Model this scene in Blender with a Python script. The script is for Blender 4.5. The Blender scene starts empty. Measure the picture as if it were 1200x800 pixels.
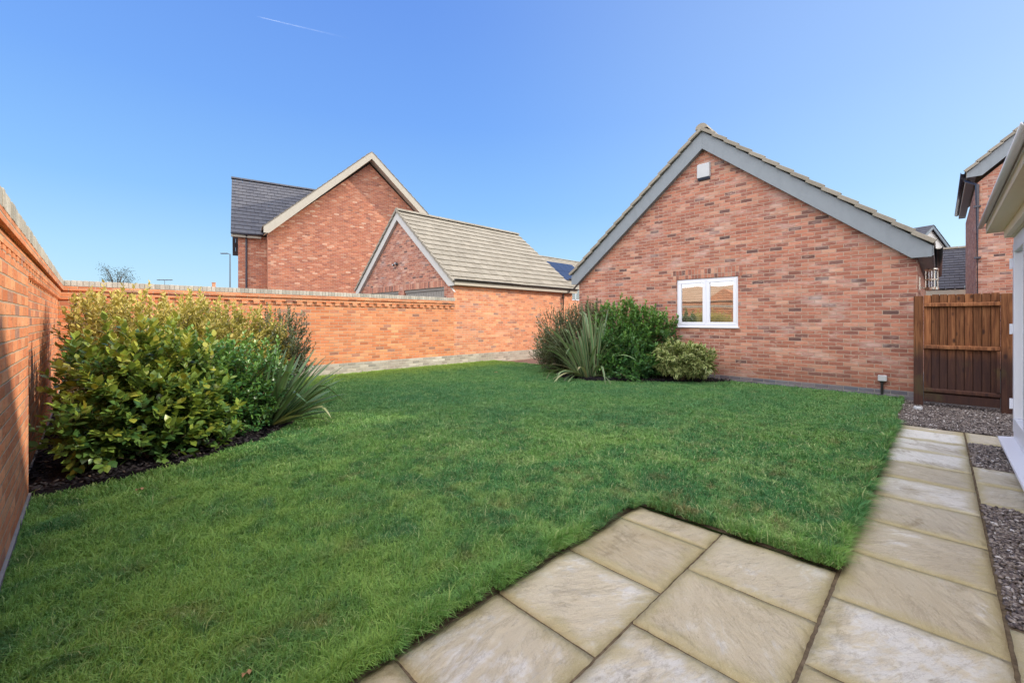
import bpy, math, random
import numpy as np
from mathutils import Vector, Matrix, noise as mnoise
random.seed(11); RNG = np.random.default_rng(11)
scene = bpy.context.scene
COL = scene.collection
V = Vector
R = math.radians

# ------------------------------------------------------------------ helpers
ORG = {}
def link(o, parent=None):
    COL.objects.link(o)
    if parent is not None:
        o.parent = parent
    return o
def tag(o, label=None, cat=None, group=None, kind=None):
    if label: o['label'] = label
    if cat: o['category'] = cat
    if group: o['group'] = group
    if kind: o['kind'] = kind
    return o
def thing(name, label, cat, loc=(0, 0, 0), rz=0, group=None, local=False):
    o = bpy.data.objects.new(name, None); COL.objects.link(o)
    o.empty_display_size = .2
    o.location = loc; o.rotation_euler = (0, 0, rz)
    ORG[o.name] = V((0, 0, 0)) if local else V(loc)
    return tag(o, label, cat, group)
class MB:
    """collects shapes, builds ONE mesh object"""
    def __init__(s): s.v = []; s.f = []; s.r = []
    def add(s, vs, fs, r=None):
        b = len(s.v); s.v += [tuple(p) for p in vs]
        s.f += [tuple(b + i for i in f) for f in fs]
        s.r += [random.random() if r is None else r] * len(fs)
    def box(s, a, b, r=None):
        x0, x1 = sorted((a[0], b[0])); y0, y1 = sorted((a[1], b[1])); z0, z1 = sorted((a[2], b[2]))
        s.add([(x0,y0,z0),(x1,y0,z0),(x1,y1,z0),(x0,y1,z0),(x0,y0,z1),(x1,y0,z1),(x1,y1,z1),(x0,y1,z1)],
              [(0,3,2,1),(4,5,6,7),(0,1,5,4),(1,2,6,5),(2,3,7,6),(3,0,4,7)], r)
    def obox(s, c, ax, ay, az, r=None):
        c, ax, ay, az = V(c), V(ax), V(ay), V(az)
        vs = [c + ax*i + ay*j + az*k for k in (-.5,.5) for i, j in ((-.5,-.5),(.5,-.5),(.5,.5),(-.5,.5))]
        s.add(vs, [(0,3,2,1),(4,5,6,7),(0,1,5,4),(1,2,6,5),(2,3,7,6),(3,0,4,7)], r)
    def prism(s, poly, ext, r=None):
        """poly: 3-D points of one face; ext: extrusion vector"""
        n = len(poly); e = V(ext); p = [V(q) for q in poly]
        s.add(p + [q + e for q in p],
              [tuple(range(n)), tuple(range(2*n-1, n-1, -1))] + [(i, i+n, (i+1) % n + n, (i+1) % n) for i in range(n)], r)
    def tube(s, pts, rad, n=8, cap=True, r=None):
        pts = [V(p) for p in pts]; m = len(pts)
        rad = [rad]*m if not hasattr(rad, '__len__') else rad
        vs = []; fs = []
        for i, p in enumerate(pts):
            d = (pts[min(i+1, m-1)] - pts[max(i-1, 0)]).normalized()
            u = d.cross(V((0, 0, 1)))
            if u.length < .05: u = d.cross(V((1, 0, 0)))
            u.normalize(); w = d.cross(u)
            for k in range(n):
                a = 2*math.pi*k/n
                vs.append(p + (u*math.cos(a) + w*math.sin(a))*rad[i])
        for i in range(m-1):
            for k in range(n):
                fs.append((i*n+k, i*n+(k+1) % n, (i+1)*n+(k+1) % n, (i+1)*n+k))
        if cap: fs += [tuple(range(n-1, -1, -1)), tuple(range((m-1)*n, m*n))]
        s.add(vs, fs, r)
    def lathe(s, prof, c, n=20, r=None):
        """prof: (radius, z) list; axis z through c"""
        vs = []; fs = []
        for rr, z in prof:
            for k in range(n):
                a = 2*math.pi*k/n; vs.append((c[0]+rr*math.cos(a), c[1]+rr*math.sin(a), c[2]+z))
        for i in range(len(prof)-1):
            for k in range(n):
                fs.append((i*n+k, i*n+(k+1) % n, (i+1)*n+(k+1) % n, (i+1)*n+k))
        s.add(vs, fs, r)
    def build(s, name, m, parent=None, loc=None, smooth=False, bevel=0, local=False):
        if parent is not None:
            off = ORG.get(parent.name, V((0, 0, 0)))
        else:
            off = V(loc) if loc is not None else V((0, 0, 0))
        me = bpy.data.meshes.new(name)
        me.from_pydata([(p[0]-off.x, p[1]-off.y, p[2]-off.z) for p in s.v], [], s.f)
        at = me.attributes.new('rnd', 'FLOAT', 'FACE'); at.data.foreach_set('value', s.r)
        if smooth: me.polygons.foreach_set('use_smooth', [True]*len(me.polygons))
        me.materials.append(m); me.update()
        o = bpy.data.objects.new(name, me)
        if parent is None: o.location = off
        link(o, parent); ORG[o.name] = off
        if bevel:
            b = o.modifiers.new('bevel', 'BEVEL'); b.width = bevel; b.segments = 2; b.limit_method = 'ANGLE'
        return o
def np_mesh(name, verts, faces_list, mat_, parent=None, rnd=None, smooth=False, loc=None, extra=None):
    """faces_list: list of (n,k) int arrays; rnd: one value per face (concatenated)"""
    off = np.array(ORG.get(parent.name, V((0, 0, 0)))) if parent is not None else (np.array(loc) if loc is not None else np.zeros(3))
    verts = np.asarray(verts, dtype=np.float32) - off.astype(np.float32)
    me = bpy.data.meshes.new(name)
    nf = sum(len(f) for f in faces_list); nl = sum(f.size for f in faces_list)
    me.vertices.add(len(verts)); me.vertices.foreach_set('co', verts.ravel())
    me.loops.add(nl); me.polygons.add(nf)
    me.loops.foreach_set('vertex_index', np.concatenate([f.ravel() for f in faces_list]).astype(np.int32))
    ls = []; c = 0
    for f in faces_list:
        ls.append(c + np.arange(len(f))*f.shape[1]); c += f.size
    me.polygons.foreach_set('loop_start', np.concatenate(ls).astype(np.int32))
    if smooth: me.polygons.foreach_set('use_smooth', np.ones(nf, dtype=bool))
    if rnd is not None:
        at = me.attributes.new('rnd', 'FLOAT', 'FACE'); at.data.foreach_set('value', np.asarray(rnd, dtype=np.float32))
    for k, a in (extra or {}).items():
        at = me.attributes.new(k, 'FLOAT', 'POINT'); at.data.foreach_set('value', np.asarray(a, dtype=np.float32))
    me.materials.append(mat_); me.update(calc_edges=True); me.validate()
    o = bpy.data.objects.new(name, me)
    if parent is None and loc is not None: o.location = loc
    link(o, parent); ORG[o.name] = V(off)
    return o

# ------------------------------------------------------------------ materials
class NT:
    def __init__(s, name):
        s.m = bpy.data.materials.new(name); s.m.use_nodes = True
        s.t = s.m.node_tree; s.n = s.t.nodes; s.l = s.t.links
        s.b = s.n['Principled BSDF']; s.out = s.n['Material Output']
    def new(s, typ, **kw):
        n = s.n.new('ShaderNode'+typ)
        for k, v in kw.items(): setattr(n, k, v)
        return n
    def lk(s, a, b): s.l.new(a, b)
    def put(s, sock, v):
        if isinstance(v, bpy.types.NodeSocket): s.lk(v, sock)
        elif v is not None: sock.default_value = v
    def math(s, op, a, b=None, c=None, clamp=False):
        n = s.new('Math', operation=op); n.use_clamp = clamp
        s.put(n.inputs[0], a); s.put(n.inputs[1], b)
        if c is not None: s.put(n.inputs[2], c)
        return n.outputs[0]
    def noise(s, vec, scale, detail=3, rough=.5, dist=0):
        n = s.new('TexNoise'); s.put(n.inputs['Vector'], vec)
        n.inputs['Scale'].default_value = scale; n.inputs['Detail'].default_value = detail
        n.inputs['Roughness'].default_value = rough; n.inputs['Distortion'].default_value = dist
        return n.outputs['Fac']
    def ramp(s, fac, stops, mode='LINEAR'):
        n = s.new('ValToRGB'); n.color_ramp.interpolation = mode
        e = n.color_ramp.elements
        while len(e) < len(stops): e.new(.5)
        for i, (p, c) in enumerate(stops):
            e[i].position = p
            e[i].color = (c, c, c, 1) if not hasattr(c, '__len__') else (*c[:3], 1)
        s.put(n.inputs[0], fac)
        return n.outputs[0]
    def mix(s, fac, a, b, mode='MIX'):
        n = s.new('Mix', data_type='RGBA', blend_type=mode)
        s.put(n.inputs[0], fac)
        for sock, v in ((n.inputs[6], a), (n.inputs[7], b)):
            if not isinstance(v, bpy.types.NodeSocket): v = (*v[:3], 1) if hasattr(v, '__len__') else (v, v, v, 1)
            s.put(sock, v)
        return n.outputs[2]
    def map(s, vec, scale=(1, 1, 1), loc=(0, 0, 0), rot=(0, 0, 0)):
        n = s.new('Mapping'); s.put(n.inputs[0], vec)
        n.inputs['Scale'].default_value = scale; n.inputs['Location'].default_value = loc; n.inputs['Rotation'].default_value = rot
        return n.outputs[0]
    def range(s, v, a, b, c=0., d=1., smooth=False):
        n = s.new('MapRange'); n.interpolation_type = 'SMOOTHSTEP' if smooth else 'LINEAR'
        s.put(n.inputs[0], v)
        for i, x in zip((1, 2, 3, 4), (a, b, c, d)): n.inputs[i].default_value = x
        return n.outputs[0]
    def obj(s): return s.new('TexCoord').outputs['Object']
    def attr(s, name='rnd'): return s.new('Attribute', attribute_name=name).outputs['Fac']
    def bump(s, h, dist=.01, strength=1.):
        n = s.new('Bump'); n.inputs['Distance'].default_value = dist; n.inputs['Strength'].default_value = strength
        s.lk(h, n.inputs['Height']); s.lk(n.outputs[0], s.b.inputs['Normal'])
    def fin(s, col=None, rough=.8, spec=.3, metal=0.):
        s.put(s.b.inputs['Base Color'], (*col[:3], 1) if hasattr(col, '__len__') else col)
        s.put(s.b.inputs['Roughness'], rough)
        s.b.inputs['Specular IOR Level'].default_value = spec
        s.b.inputs['Metallic'].default_value = metal
        return s.m

def plain(name, col, rough=.5, spec=.4, metal=0., var=.12, scale=9., dirt=0., rv=.1):
    t = NT(name); o = t.obj()
    n = t.noise(o, scale, 4)
    c = t.mix(n, tuple(x*(1-var) for x in col), tuple(min(1, x*(1+var)) for x in col))
    if dirt:
        d = t.range(t.noise(t.map(o, (3, 3, 1.2)), 3., 5, .65), .5, .75)
        c = t.mix(t.math('MULTIPLY', d, dirt), c, tuple(x*.45 for x in col))
    r = t.range(t.noise(o, scale*3, 2), .3, .7, max(0, rough-rv), min(1, rough+rv))
    return t.fin(c, r, spec, metal)

def brick_mat(name, pal, mortar=(.42, .34, .27), bw=.225, bh=.075, smear=.35, smear_col=(.55, .40, .32), vertical=False,
              efflor=0., stack=False, mw=.0052, lowdark=0.):
    """bricks are laid in metres on whichever vertical axis the wall runs along"""
    t = NT(name)
    tc = t.new('TexCoord'); so = t.new('SeparateXYZ'); t.lk(tc.outputs['Object'], so.inputs[0])
    sn = t.new('SeparateXYZ'); t.lk(tc.outputs['Normal'], sn.inputs[0])
    flag = t.math('GREATER_THAN', t.math('ABSOLUTE', sn.outputs[0]), t.math('ABSOLUTE', sn.outputs[1]))
    mixf = t.new('Mix', data_type='FLOAT'); t.lk(flag, mixf.inputs[0]); t.lk(so.outputs[0], mixf.inputs[2]); t.lk(so.outputs[1], mixf.inputs[3])
    u = mixf.outputs[0]; w = so.outputs[2]
    wob = t.math('MULTIPLY', t.math('SUBTRACT', t.noise(tc.outputs['Object'], 9., 3), .5), .010)
    wob2 = t.math('MULTIPLY', t.math('SUBTRACT', t.noise(t.map(tc.outputs['Object'], loc=(7, 3, 5)), 11., 3), .5), .012)
    u = t.math('ADD', u, wob2); w = t.math('ADD', w, wob)
    if vertical: u, w = w, u
    rowf = t.math('DIVIDE', w, bh); row = t.math('FLOOR', rowf)
    uu = t.math('DIVIDE', u, bw)
    if not stack:
        uu = t.math('ADD', uu, t.math('MULTIPLY', t.math('FLOORED_MODULO', row, 2.), .5))
    col = t.math('FLOOR', uu)
    fu = t.math('MULTIPLY', t.math('FRACT', uu), bw); fz = t.math('MULTIPLY', t.math('FRACT', rowf), bh)
    du = t.math('MINIMUM', fu, t.math('SUBTRACT', bw, fu)); dz = t.math('MINIMUM', fz, t.math('SUBTRACT', bh, fz))
    e = t.math('MINIMUM', du, dz)
    ragged = t.math('MULTIPLY', t.math('SUBTRACT', t.noise(tc.outputs['Object'], 60., 3), .5), .006)
    e = t.math('ADD', e, ragged)
    mask = t.range(e, mw-.0022, mw+.0022, 0, 1, True)                     # 1 = brick
    cv = t.new('CombineXYZ'); t.lk(col, cv.inputs[0]); t.lk(row, cv.inputs[1]); t.lk(flag, cv.inputs[2])
    wn = t.new('TexWhiteNoise', noise_dimensions='3D'); t.lk(cv.outputs[0], wn.inputs['Vector'])
    base = t.ramp(wn.outputs['Value'], pal)
    sep = t.new('SeparateColor'); t.lk(wn.outputs['Color'], sep.inputs[0])
    val = t.range(sep.outputs[1], 0, 1, .84, 1.15)
    vm = t.new('VectorMath', operation='SCALE'); t.lk(base, vm.inputs[0]); t.lk(val, vm.inputs['Scale'])
    base = vm.outputs[0]
    # creased, smeared faces: pale and dark streaks inside each brick
    shift = t.new('VectorMath', operation='MULTIPLY_ADD'); t.lk(wn.outputs['Color'], shift.inputs[0])
    shift.inputs[1].default_value = (9, 9, 9)
    sc = t.map(tc.outputs['Object'], (9, 9, 42)); t.lk(sc, shift.inputs[2])
    st = t.noise(shift.outputs[0], 1., 4, .62, .4)
    s1 = t.math('MULTIPLY', t.range(st, .54, .72), t.math('MULTIPLY', sep.outputs[2], smear*1.8))
    base = t.mix(s1, base, smear_col)
    base = t.mix(t.math('MULTIPLY', t.range(st, .46, .28), .45), base, (.11, .055, .045))
    big = t.noise(tc.outputs['Object'], .9, 4, .6)
    base = t.mix(t.range(big, .42, .66, 0, .55), base, t.mix(.5, base, (.24, .105, .085)))
    if efflor:
        ef = t.range(t.noise(t.map(tc.outputs['Object'], (1, .8, 2.2), loc=(3, 1, .4)), 1.7, 6, .68), .52, .72)
        base = t.mix(t.math('MULTIPLY', ef, efflor), base, (.62, .50, .46))
    mcol = t.mix(t.noise(tc.outputs['Object'], 14., 3), tuple(x*.75 for x in mortar), mortar)
    c = t.mix(mask, mcol, base)
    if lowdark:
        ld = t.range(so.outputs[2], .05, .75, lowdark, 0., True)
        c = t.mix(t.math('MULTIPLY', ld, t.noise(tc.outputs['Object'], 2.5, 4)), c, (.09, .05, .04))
    h = t.math('ADD', t.math('MULTIPLY', mask, .8), t.math('MULTIPLY', st, .5))
    h = t.math('ADD', h, t.math('MULTIPLY', sep.outputs[0], .25))
    t.bump(h, .007, .85)
    return t.fin(c, .88, .2)

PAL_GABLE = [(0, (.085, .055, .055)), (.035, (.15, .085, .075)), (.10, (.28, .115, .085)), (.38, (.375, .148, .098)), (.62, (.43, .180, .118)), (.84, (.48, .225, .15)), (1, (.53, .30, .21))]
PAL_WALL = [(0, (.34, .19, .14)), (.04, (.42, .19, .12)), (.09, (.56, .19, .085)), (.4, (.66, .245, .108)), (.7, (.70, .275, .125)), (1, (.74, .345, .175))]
PAL_FAR = [(0, (.24, .10, .07)), (.05, (.36, .125, .08)), (.35, (.44, .155, .085)), (.7, (.49, .19, .105)), (.92, (.53, .24, .145)), (1, (.64, .42, .30))]
PAL_BUFF = [(0, (.32, .31, .27)), (.3, (.40, .38, .33)), (.7, (.46, .43, .37)), (1, (.52, .50, .44))]
PAL_BLUE = [(0, (.085, .10, .13)), (.5, (.13, .14, .17)), (1, (.19, .19, .21))]
M = {}
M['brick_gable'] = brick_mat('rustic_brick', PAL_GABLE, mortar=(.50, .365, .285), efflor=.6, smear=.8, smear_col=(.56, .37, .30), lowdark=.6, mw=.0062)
M['brick_soldier'] = brick_mat('soldier_brick', PAL_GABLE, mortar=(.46, .37, .30), vertical=True, stack=True, smear=.5)
M['brick_wall'] = brick_mat('orange_brick', PAL_WALL, mortar=(.55, .40, .27), smear=.22, smear_col=(.62, .40, .26))
M['brick_left'] = brick_mat('boundary_brick', PAL_WALL, mortar=(.50, .37, .26), smear=.35, smear_col=(.66, .42, .28), lowdark=.12)
M['brick_garage'] = brick_mat('pale_orange_brick', [(p, tuple(min(1, x*1.08+.02) for x in c)) for p, c in PAL_WALL], mortar=(.60, .48, .36), smear=.5, smear_col=(.68, .50, .38), efflor=.25)
M['brick_far'] = brick_mat('far_brick', PAL_FAR, mortar=(.48, .36, .29), smear=.3)
M['brick_buff'] = brick_mat('buff_base_brick', PAL_BUFF, mortar=(.56, .50, .40), smear=.3, smear_col=(.6, .55, .48))
M['brick_blue'] = brick_mat('blue_base_brick', PAL_BLUE, mortar=(.30, .28, .27), smear=.2, smear_col=(.30, .30, .32))
M['brick_coping'] = brick_mat('coping_brick', PAL_BUFF, mortar=(.62, .56, .45), bw=.075, bh=4., stack=True, smear=.3, smear_col=(.6, .56, .48))

def tile_mat(name, a, b, dark, moss=(.30, .27, .19)):
    t = NT(name); o = t.obj(); r = t.attr()
    c = t.mix(r, a, b)
    n = t.noise(o, 5., 5, .65)
    c = t.mix(t.range(n, .42, .72, 0, .6), c, moss)
    c = t.mix(t.range(t.noise(o, 38., 4, .7), .52, .7, 0, .55), c, dark)
    t.bump(t.noise(o, 60., 4, .7), .004, .6)
    return t.fin(c, .85, .25)
M['tile_tan'] = tile_mat('weathered_concrete_tile', (.235, .215, .175), (.305, .28, .23), (.125, .115, .10), (.31, .295, .25))
M['tile_warm'] = tile_mat('warm_clay_tile', (.48, .30, .18), (.58, .38, .24), (.32, .20, .12), (.55, .42, .28))
M['tile_slate'] = tile_mat('dark_slate_tile', (.075, .08, .10), (.105, .11, .13), (.05, .05, .06), (.12, .12, .13))
M['tile_brown'] = tile_mat('brown_tile', (.20, .175, .15), (.27, .24, .20), (.11, .10, .09), (.30, .28, .22))
M['barge_grey'] = plain('grey_bargeboard_paint', (.20, .235, .265), .45, .4, var=.06, dirt=.2)
M['barge_cream'] = plain('cream_bargeboard_paint', (.46, .43, .36), .55, .3, var=.06, dirt=.2)
M['barge_pale'] = plain('pale_grey_bargeboard', (.50, .50, .48), .5, .4, var=.06, dirt=.15)
M['soffit'] = plain('beige_soffit', (.78, .68, .54), .6, .3, var=.03, rv=.02)
M['upvc'] = plain('white_upvc', (.72, .75, .82), .35, .3, var=.004, rv=.01)
M['black'] = plain('black_plastic', (.018, .018, .02), .35, .5)
M['navy'] = plain('dark_gutter_plastic', (.03, .032, .05), .3, .5, var=.02)
M['gutter_grey'] = plain('grey_gutter_plastic', (.55, .57, .60), .35, .4, var=.02, rv=.02)
M['steel'] = plain('brushed_steel', (.62, .58, .50), .28, .5, metal=1.)
M['box_white'] = plain('white_plastic_box', (.46, .48, .50), .4, .4, var=.05, dirt=.1)
M['blue_plastic'] = plain('dark_blue_plastic', (.05, .06, .10), .4, .4)
M['dark_room'] = plain('dark_interior', (.05, .045, .04), .9, .1)
M['room_wall'] = plain('interior_plaster', (.55, .47, .36), .9, .1)
M['render_white'] = plain('white_render', (.74, .73, .70), .8, .2, var=.05)
M['galv'] = plain('galvanised_lamp_metal', (.10, .12, .15), .45, .5, metal=.3)
M['door_panel'] = plain('grey_garage_door', (.24, .23, .21), .55, .35, var=.1)
M['asphalt'] = plain('asphalt', (.06, .06, .06), .9, .2, var=.3, scale=40)

def glass_mat(name, refl=.35, tint=(.9, .92, .95)):
    t = NT(name)
    g = t.new('BsdfGlossy'); g.inputs['Roughness'].default_value = .015; g.inputs['Color'].default_value = (1, 1, 1, 1)
    tr = t.new('BsdfTransparent'); tr.inputs['Color'].default_value = (*tint, 1)
    f = t.new('Fresnel'); f.inputs['IOR'].default_value = 1.5
    fac = t.math('ADD', t.math('MULTIPLY', f.outputs[0], 1.), refl, clamp=True)
    t.bump(t.noise(t.obj(), 1.3, 2), .004, .3)
    nb = t.n['Bump'] if 'Bump' in t.n else None
    if nb: t.lk(nb.outputs[0], g.inputs['Normal'])
    m = t.new('MixShader'); t.lk(fac, m.inputs[0]); t.lk(tr.outputs[0], m.inputs[1]); t.lk(g.outputs[0], m.inputs[2])
    t.lk(m.outputs[0], t.out.inputs[0])
    return t.m
M['glass'] = glass_mat('window_glass', .33)
M['glass_clear'] = glass_mat('lantern_glass', .1)
M['solar'] = plain('solar_panel_glass', (.02, .028, .06), .15, .6, var=.2, scale=3)

def wood_mat():
    t = NT('stained_timber'); o = t.obj(); r = t.attr()
    sp = t.new('SeparateXYZ'); t.lk(o, sp.inputs[0])
    sh = t.new('CombineXYZ'); t.lk(t.math('MULTIPLY', r, 17.), sh.inputs[0]); t.lk(t.math('MULTIPLY', r, 5.), sh.inputs[2])
    va = t.new('VectorMath', operation='ADD'); t.lk(o, va.inputs[0]); t.lk(sh.outputs[0], va.inputs[1])
    g = t.noise(t.map(va.outputs[0], (30, 30, 2.2)), 1., 5, .6, .8)
    c = t.ramp(g, [(.3, (.075, .026, .012)), (.5, (.195, .078, .032)), (.7, (.33, .15, .064))])
    vs = t.new('VectorMath', operation='SCALE'); t.lk(c, vs.inputs[0]); t.lk(t.range(r, 0, 1, .5, 1.4), vs.inputs['Scale'])
    c = vs.outputs[0]
    vo = t.new('TexVoronoi', feature='F1'); t.put(vo.inputs['Vector'], t.map(va.outputs[0], (7, 7, 3.2))); vo.inputs['Scale'].default_value = 1.
    c = t.mix(t.range(vo.outputs['Distance'],   .08, .17, .9, 0), c, (.035, .015, .010))
    damp = t.noise(t.map(o, (5, 5, 1.4)), 1., 5, .65)
    d = t.math('ADD', t.range(sp.outputs[2], .75, 1.1, 1., -.25), t.math('MULTIPLY', t.math('SUBTRACT', damp, .5), 1.1), clamp=True)
    c = t.mix(t.math('MULTIPLY', d, .85), c, (.034, .019, .020))
    gr = t.range(t.noise(o, 3.3, 4), .55, .75, 0, .4)
    c = t.mix(t.math('MULTIPLY', gr, d), c, (.09, .10, .035))
    t.bump(g, .004, .6)
    return t.fin(c, .75, .25)
M['wood'] = wood_mat()

def slab_mat():
    t = NT('riven_sandstone'); o = t.obj(); r = t.attr()
    uv = t.new('UVMap', uv_map='UVMap').outputs[0]
    sh = t.new('CombineXYZ'); t.lk(t.math('MULTIPLY', r, 31.), sh.inputs[0]); t.lk(t.math('MULTIPLY', r, 13.), sh.inputs[1])
    rot = t.new('VectorRotate', rotation_type='Z_AXIS'); t.lk(o, rot.inputs[0]); t.lk(t.math('MULTIPLY', r, 19.), rot.inputs['Angle'])
    va = t.new('VectorMath', operation='ADD'); t.lk(rot.outputs[0], va.inputs[0]); t.lk(sh.outputs[0], va.inputs[1])
    p = va.outputs[0]
    sp = t.new('SeparateXYZ'); t.lk(o, sp.inputs[0])
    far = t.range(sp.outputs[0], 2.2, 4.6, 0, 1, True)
    nb = t.noise(p, 2.4, 7, .68, .5)                                   # broad bedding clouds
    fine = t.noise(t.map(p, (8, 22, 1)), 1., 7, .72, .5)               # bedding streaks
    vein = t.math('ABSOLUTE', t.math('SUBTRACT', t.noise(t.map(p, (1.5, 4.2, 1), loc=(3, 3, 3)), 1., 7, .72, .6), .5))
    tone = t.mix(t.range(r, .1, .9), (.43, .345, .20), (.66, .59, .43))
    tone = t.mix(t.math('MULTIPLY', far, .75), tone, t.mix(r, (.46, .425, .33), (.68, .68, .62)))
    tone = t.mix(t.range(nb, .36, .62, 0, .55), tone, (.60, .54, .40))
    thr = t.math('ADD', nb, t.math('MULTIPLY', t.math('SUBTRACT', fine, .5), .6))
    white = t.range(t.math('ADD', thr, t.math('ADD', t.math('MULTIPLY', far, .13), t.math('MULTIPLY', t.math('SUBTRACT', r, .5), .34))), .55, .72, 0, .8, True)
    c = t.mix(white, tone, (.72, .71, .66))
    dk = t.range(t.math('ADD', t.noise(t.map(p, loc=(4, 9, 2)), 1.9, 7, .68, .9), t.math('MULTIPLY', t.math('SUBTRACT', fine, .5), .5)), .52, .70, 0, .7, True)
    c = t.mix(dk, c, (.27, .215, .12))
    c = t.mix(t.range(vein, .02, .0, 0, .28), c, (.20, .155, .095))
    c = t.mix(t.range(fine, .60, .74, 0, .4), c, (.19, .155, .10))
    # algae and damp creeping in from the joints
    su = t.new('SeparateXYZ'); t.lk(uv, su.inputs[0])
    eu = t.math('MINIMUM', su.outputs[0], t.math('SUBTRACT', 1., su.outputs[0])); ev = t.math('MINIMUM', su.outputs[1], t.math('SUBTRACT', 1., su.outputs[1]))
    e = t.math('ADD', t.math('MINIMUM', eu, ev), t.math('MULTIPLY', t.math('SUBTRACT', t.noise(p, 5., 5, .65), .5), .34))
    c = t.mix(t.range(e, .0, .17, .7, 0, True), c, (.42, .36, .17))
    c = t.mix(t.range(t.noise(o, 70., 4, .75), .64, .72, 0, .65), c, (.09, .075, .05))
    grit = t.noise(o, 210., 3, .8)
    c = t.mix(t.range(grit, .30, .42, .4, 0), c, (.22, .18, .12)); c = t.mix(t.range(grit, .56, .70, 0, .35), c, (.80, .77, .68))
    ridge = t.noise(t.map(p, (5, 16, 1), loc=(2, 5, 1)), 1., 8, .74, .3)
    c = t.mix(t.range(ridge, .40, .30, 0, .4), c, (.24, .20, .13))
    h = t.math('ADD', t.math('ADD', t.math('MULTIPLY', nb, .8), t.math('MULTIPLY', ridge, 1.1)), t.math('ADD', t.math('MULTIPLY', fine, .5), t.math('MULTIPLY', grit, .06)))
    t.bump(h, .022, 1.)
    return t.fin(c, t.range(white, 0, 1, .55, .8), .3)
M['slab'] = slab_mat()
def joint_mat():
    t = NT('sandy_joint'); o = t.obj()
    c = t.ramp(t.noise(o, 40., 4), [(.3, (.075, .055, .035)), (.7, (.17, .13, .085))])
    t.bump(t.noise(o, 120., 3), .004); return t.fin(c, .95, .1)
M['joint'] = joint_mat()
def soil_mat():
    t = NT('dark_bed_soil'); o = t.obj()
    c = t.ramp(t.noise(o, 22., 6, .7), [(.3, (.008, .007, .011)), (.6, (.018, .015, .02)), (.8, (.04, .03, .03))])
    t.bump(t.noise(o, 35., 6, .7), .03); return t.fin(c, .95, .15)
M['soil'] = soil_mat()
M['edge_soil'] = plain('damp_earth', (.075, .055, .035), .95, .1, var=.6, scale=45)
def stone_mat(name, cols, rough=.75):
    t = NT(name); r = t.attr(); o = t.obj()
    c = t.ramp(r, cols)
    c = t.mix(t.range(t.noise(o, 90., 3), .4, .7, 0, .4), c, t.mix(.5, c, (.03, .025, .025)))
    return t.fin(c, rough, .3)
M['gravel'] = stone_mat('plum_slate_gravel', [(0, (.05, .043, .046)), (.3, (.12, .098, .092)), (.55, (.19, .16, .145)), (.8, (.27, .235, .205)), (.93, (.33, .30, .28)), (1, (.60, .58, .56))])
M['gravel_bed'] = plain('gravel_bed', (.05, .042, .042), .95, .1, var=.4, scale=50)
M['mulch'] = stone_mat('bark_mulch', [(0, (.006, .006, .009)), (.7, (.014, .012, .017)), (.93, (.034, .027, .028)), (1, (.17, .13, .10))])

def lawn_color(t, o):
    """patchy winter lawn, shared by the blades and the turf they grow from"""
    p1 = t.noise(o, .55, 5, .6, .3); p2 = t.noise(t.map(o, loc=(5, 2, 0)), 2.6, 6, .68, .6); p3 = t.noise(t.map(o, loc=(1, 8, 0)), 7., 5, .72)
    c = t.ramp(p1, [(.34, (.07, .26, .11)), (.47, (.125, .35, .115)), (.58, (.225, .46, .115)), (.68, (.33, .55, .13))])
    c = t.mix(t.range(p2, .49, .62, 0, .8), c, (.37, .57, .20))
    c = t.mix(t.range(p2, .47, .33, 0, .65), c, (.045, .18, .095))
    c = t.mix(t.range(p3, .53, .64, 0, .85), c, (.035, .125, .05))
    return c, p2, p3
def grass_mat():
    t = NT('grass_blade'); o = t.obj(); r = t.attr(); h = t.attr('tip')
    c, p2, p3 = lawn_color(t, o)
    br = t.range(t.noise(t.map(o, (1, 1.5, 1), loc=(9, 9, 0)), 2.3, 6, .72), .55, .68, 0, .8)
    sp = t.new('SeparateXYZ'); t.lk(o, sp.inputs[0])
    near = t.range(sp.outputs[1], 2.4, 6.0, 1., .08)
    c = t.mix(t.math('MULTIPLY', br, near), c, (.30, .22, .11))
    c = t.mix(t.range(r, .82, 1., 0, .8), c, (.72, .76, .42))
    c = t.mix(t.range(r, 0, .35, .45, 0), c, (.018, .075, .030))
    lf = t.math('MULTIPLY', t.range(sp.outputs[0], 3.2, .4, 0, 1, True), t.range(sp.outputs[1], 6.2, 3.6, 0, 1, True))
    c = t.mix(t.math('MULTIPLY', lf, t.range(p2, .36, .56, .15, .75)), c, (.32, .55, .12))  # yellower near-left grass, brightened in colour to make up for weak fill light
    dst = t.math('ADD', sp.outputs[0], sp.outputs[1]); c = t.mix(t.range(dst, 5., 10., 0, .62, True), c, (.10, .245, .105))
    c = t.mix(t.range(t.math('ADD', sp.outputs[1], t.math('MULTIPLY', t.math('SUBTRACT', p2, .5), 2.5)), 8.6, 10.5, 0, .7, True), c, (.36, .50, .09))  # sunlit strip along the back wall, painted into the blade colour
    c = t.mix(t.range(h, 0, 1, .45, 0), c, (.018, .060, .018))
    c = t.mix(1., c, (1.16, 1.10, 1.04), 'MULTIPLY')
    d = t.new('BsdfTranslucent'); t.lk(t.mix(.4, c, (.17, .40, .05)), d.inputs[0])
    m = t.new('MixShader'); m.inputs[0].default_value = .32
    t.fin(c, .5, .22)
    t.lk(t.b.outputs[0], m.inputs[1]); t.lk(d.outputs[0], m.inputs[2]); t.lk(m.outputs[0], t.out.inputs[0])
    return t.m
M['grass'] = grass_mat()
def turf_mat():
    t = NT('turf'); o = t.obj(); c, _, _ = lawn_color(t, o)
    c = t.mix(.4, c, (.02, .045, .016)); t.bump(t.noise(o, 60., 5, .7), .02)
    return t.fin(c, .95, .1)
M['turf'] = turf_mat()

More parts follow.
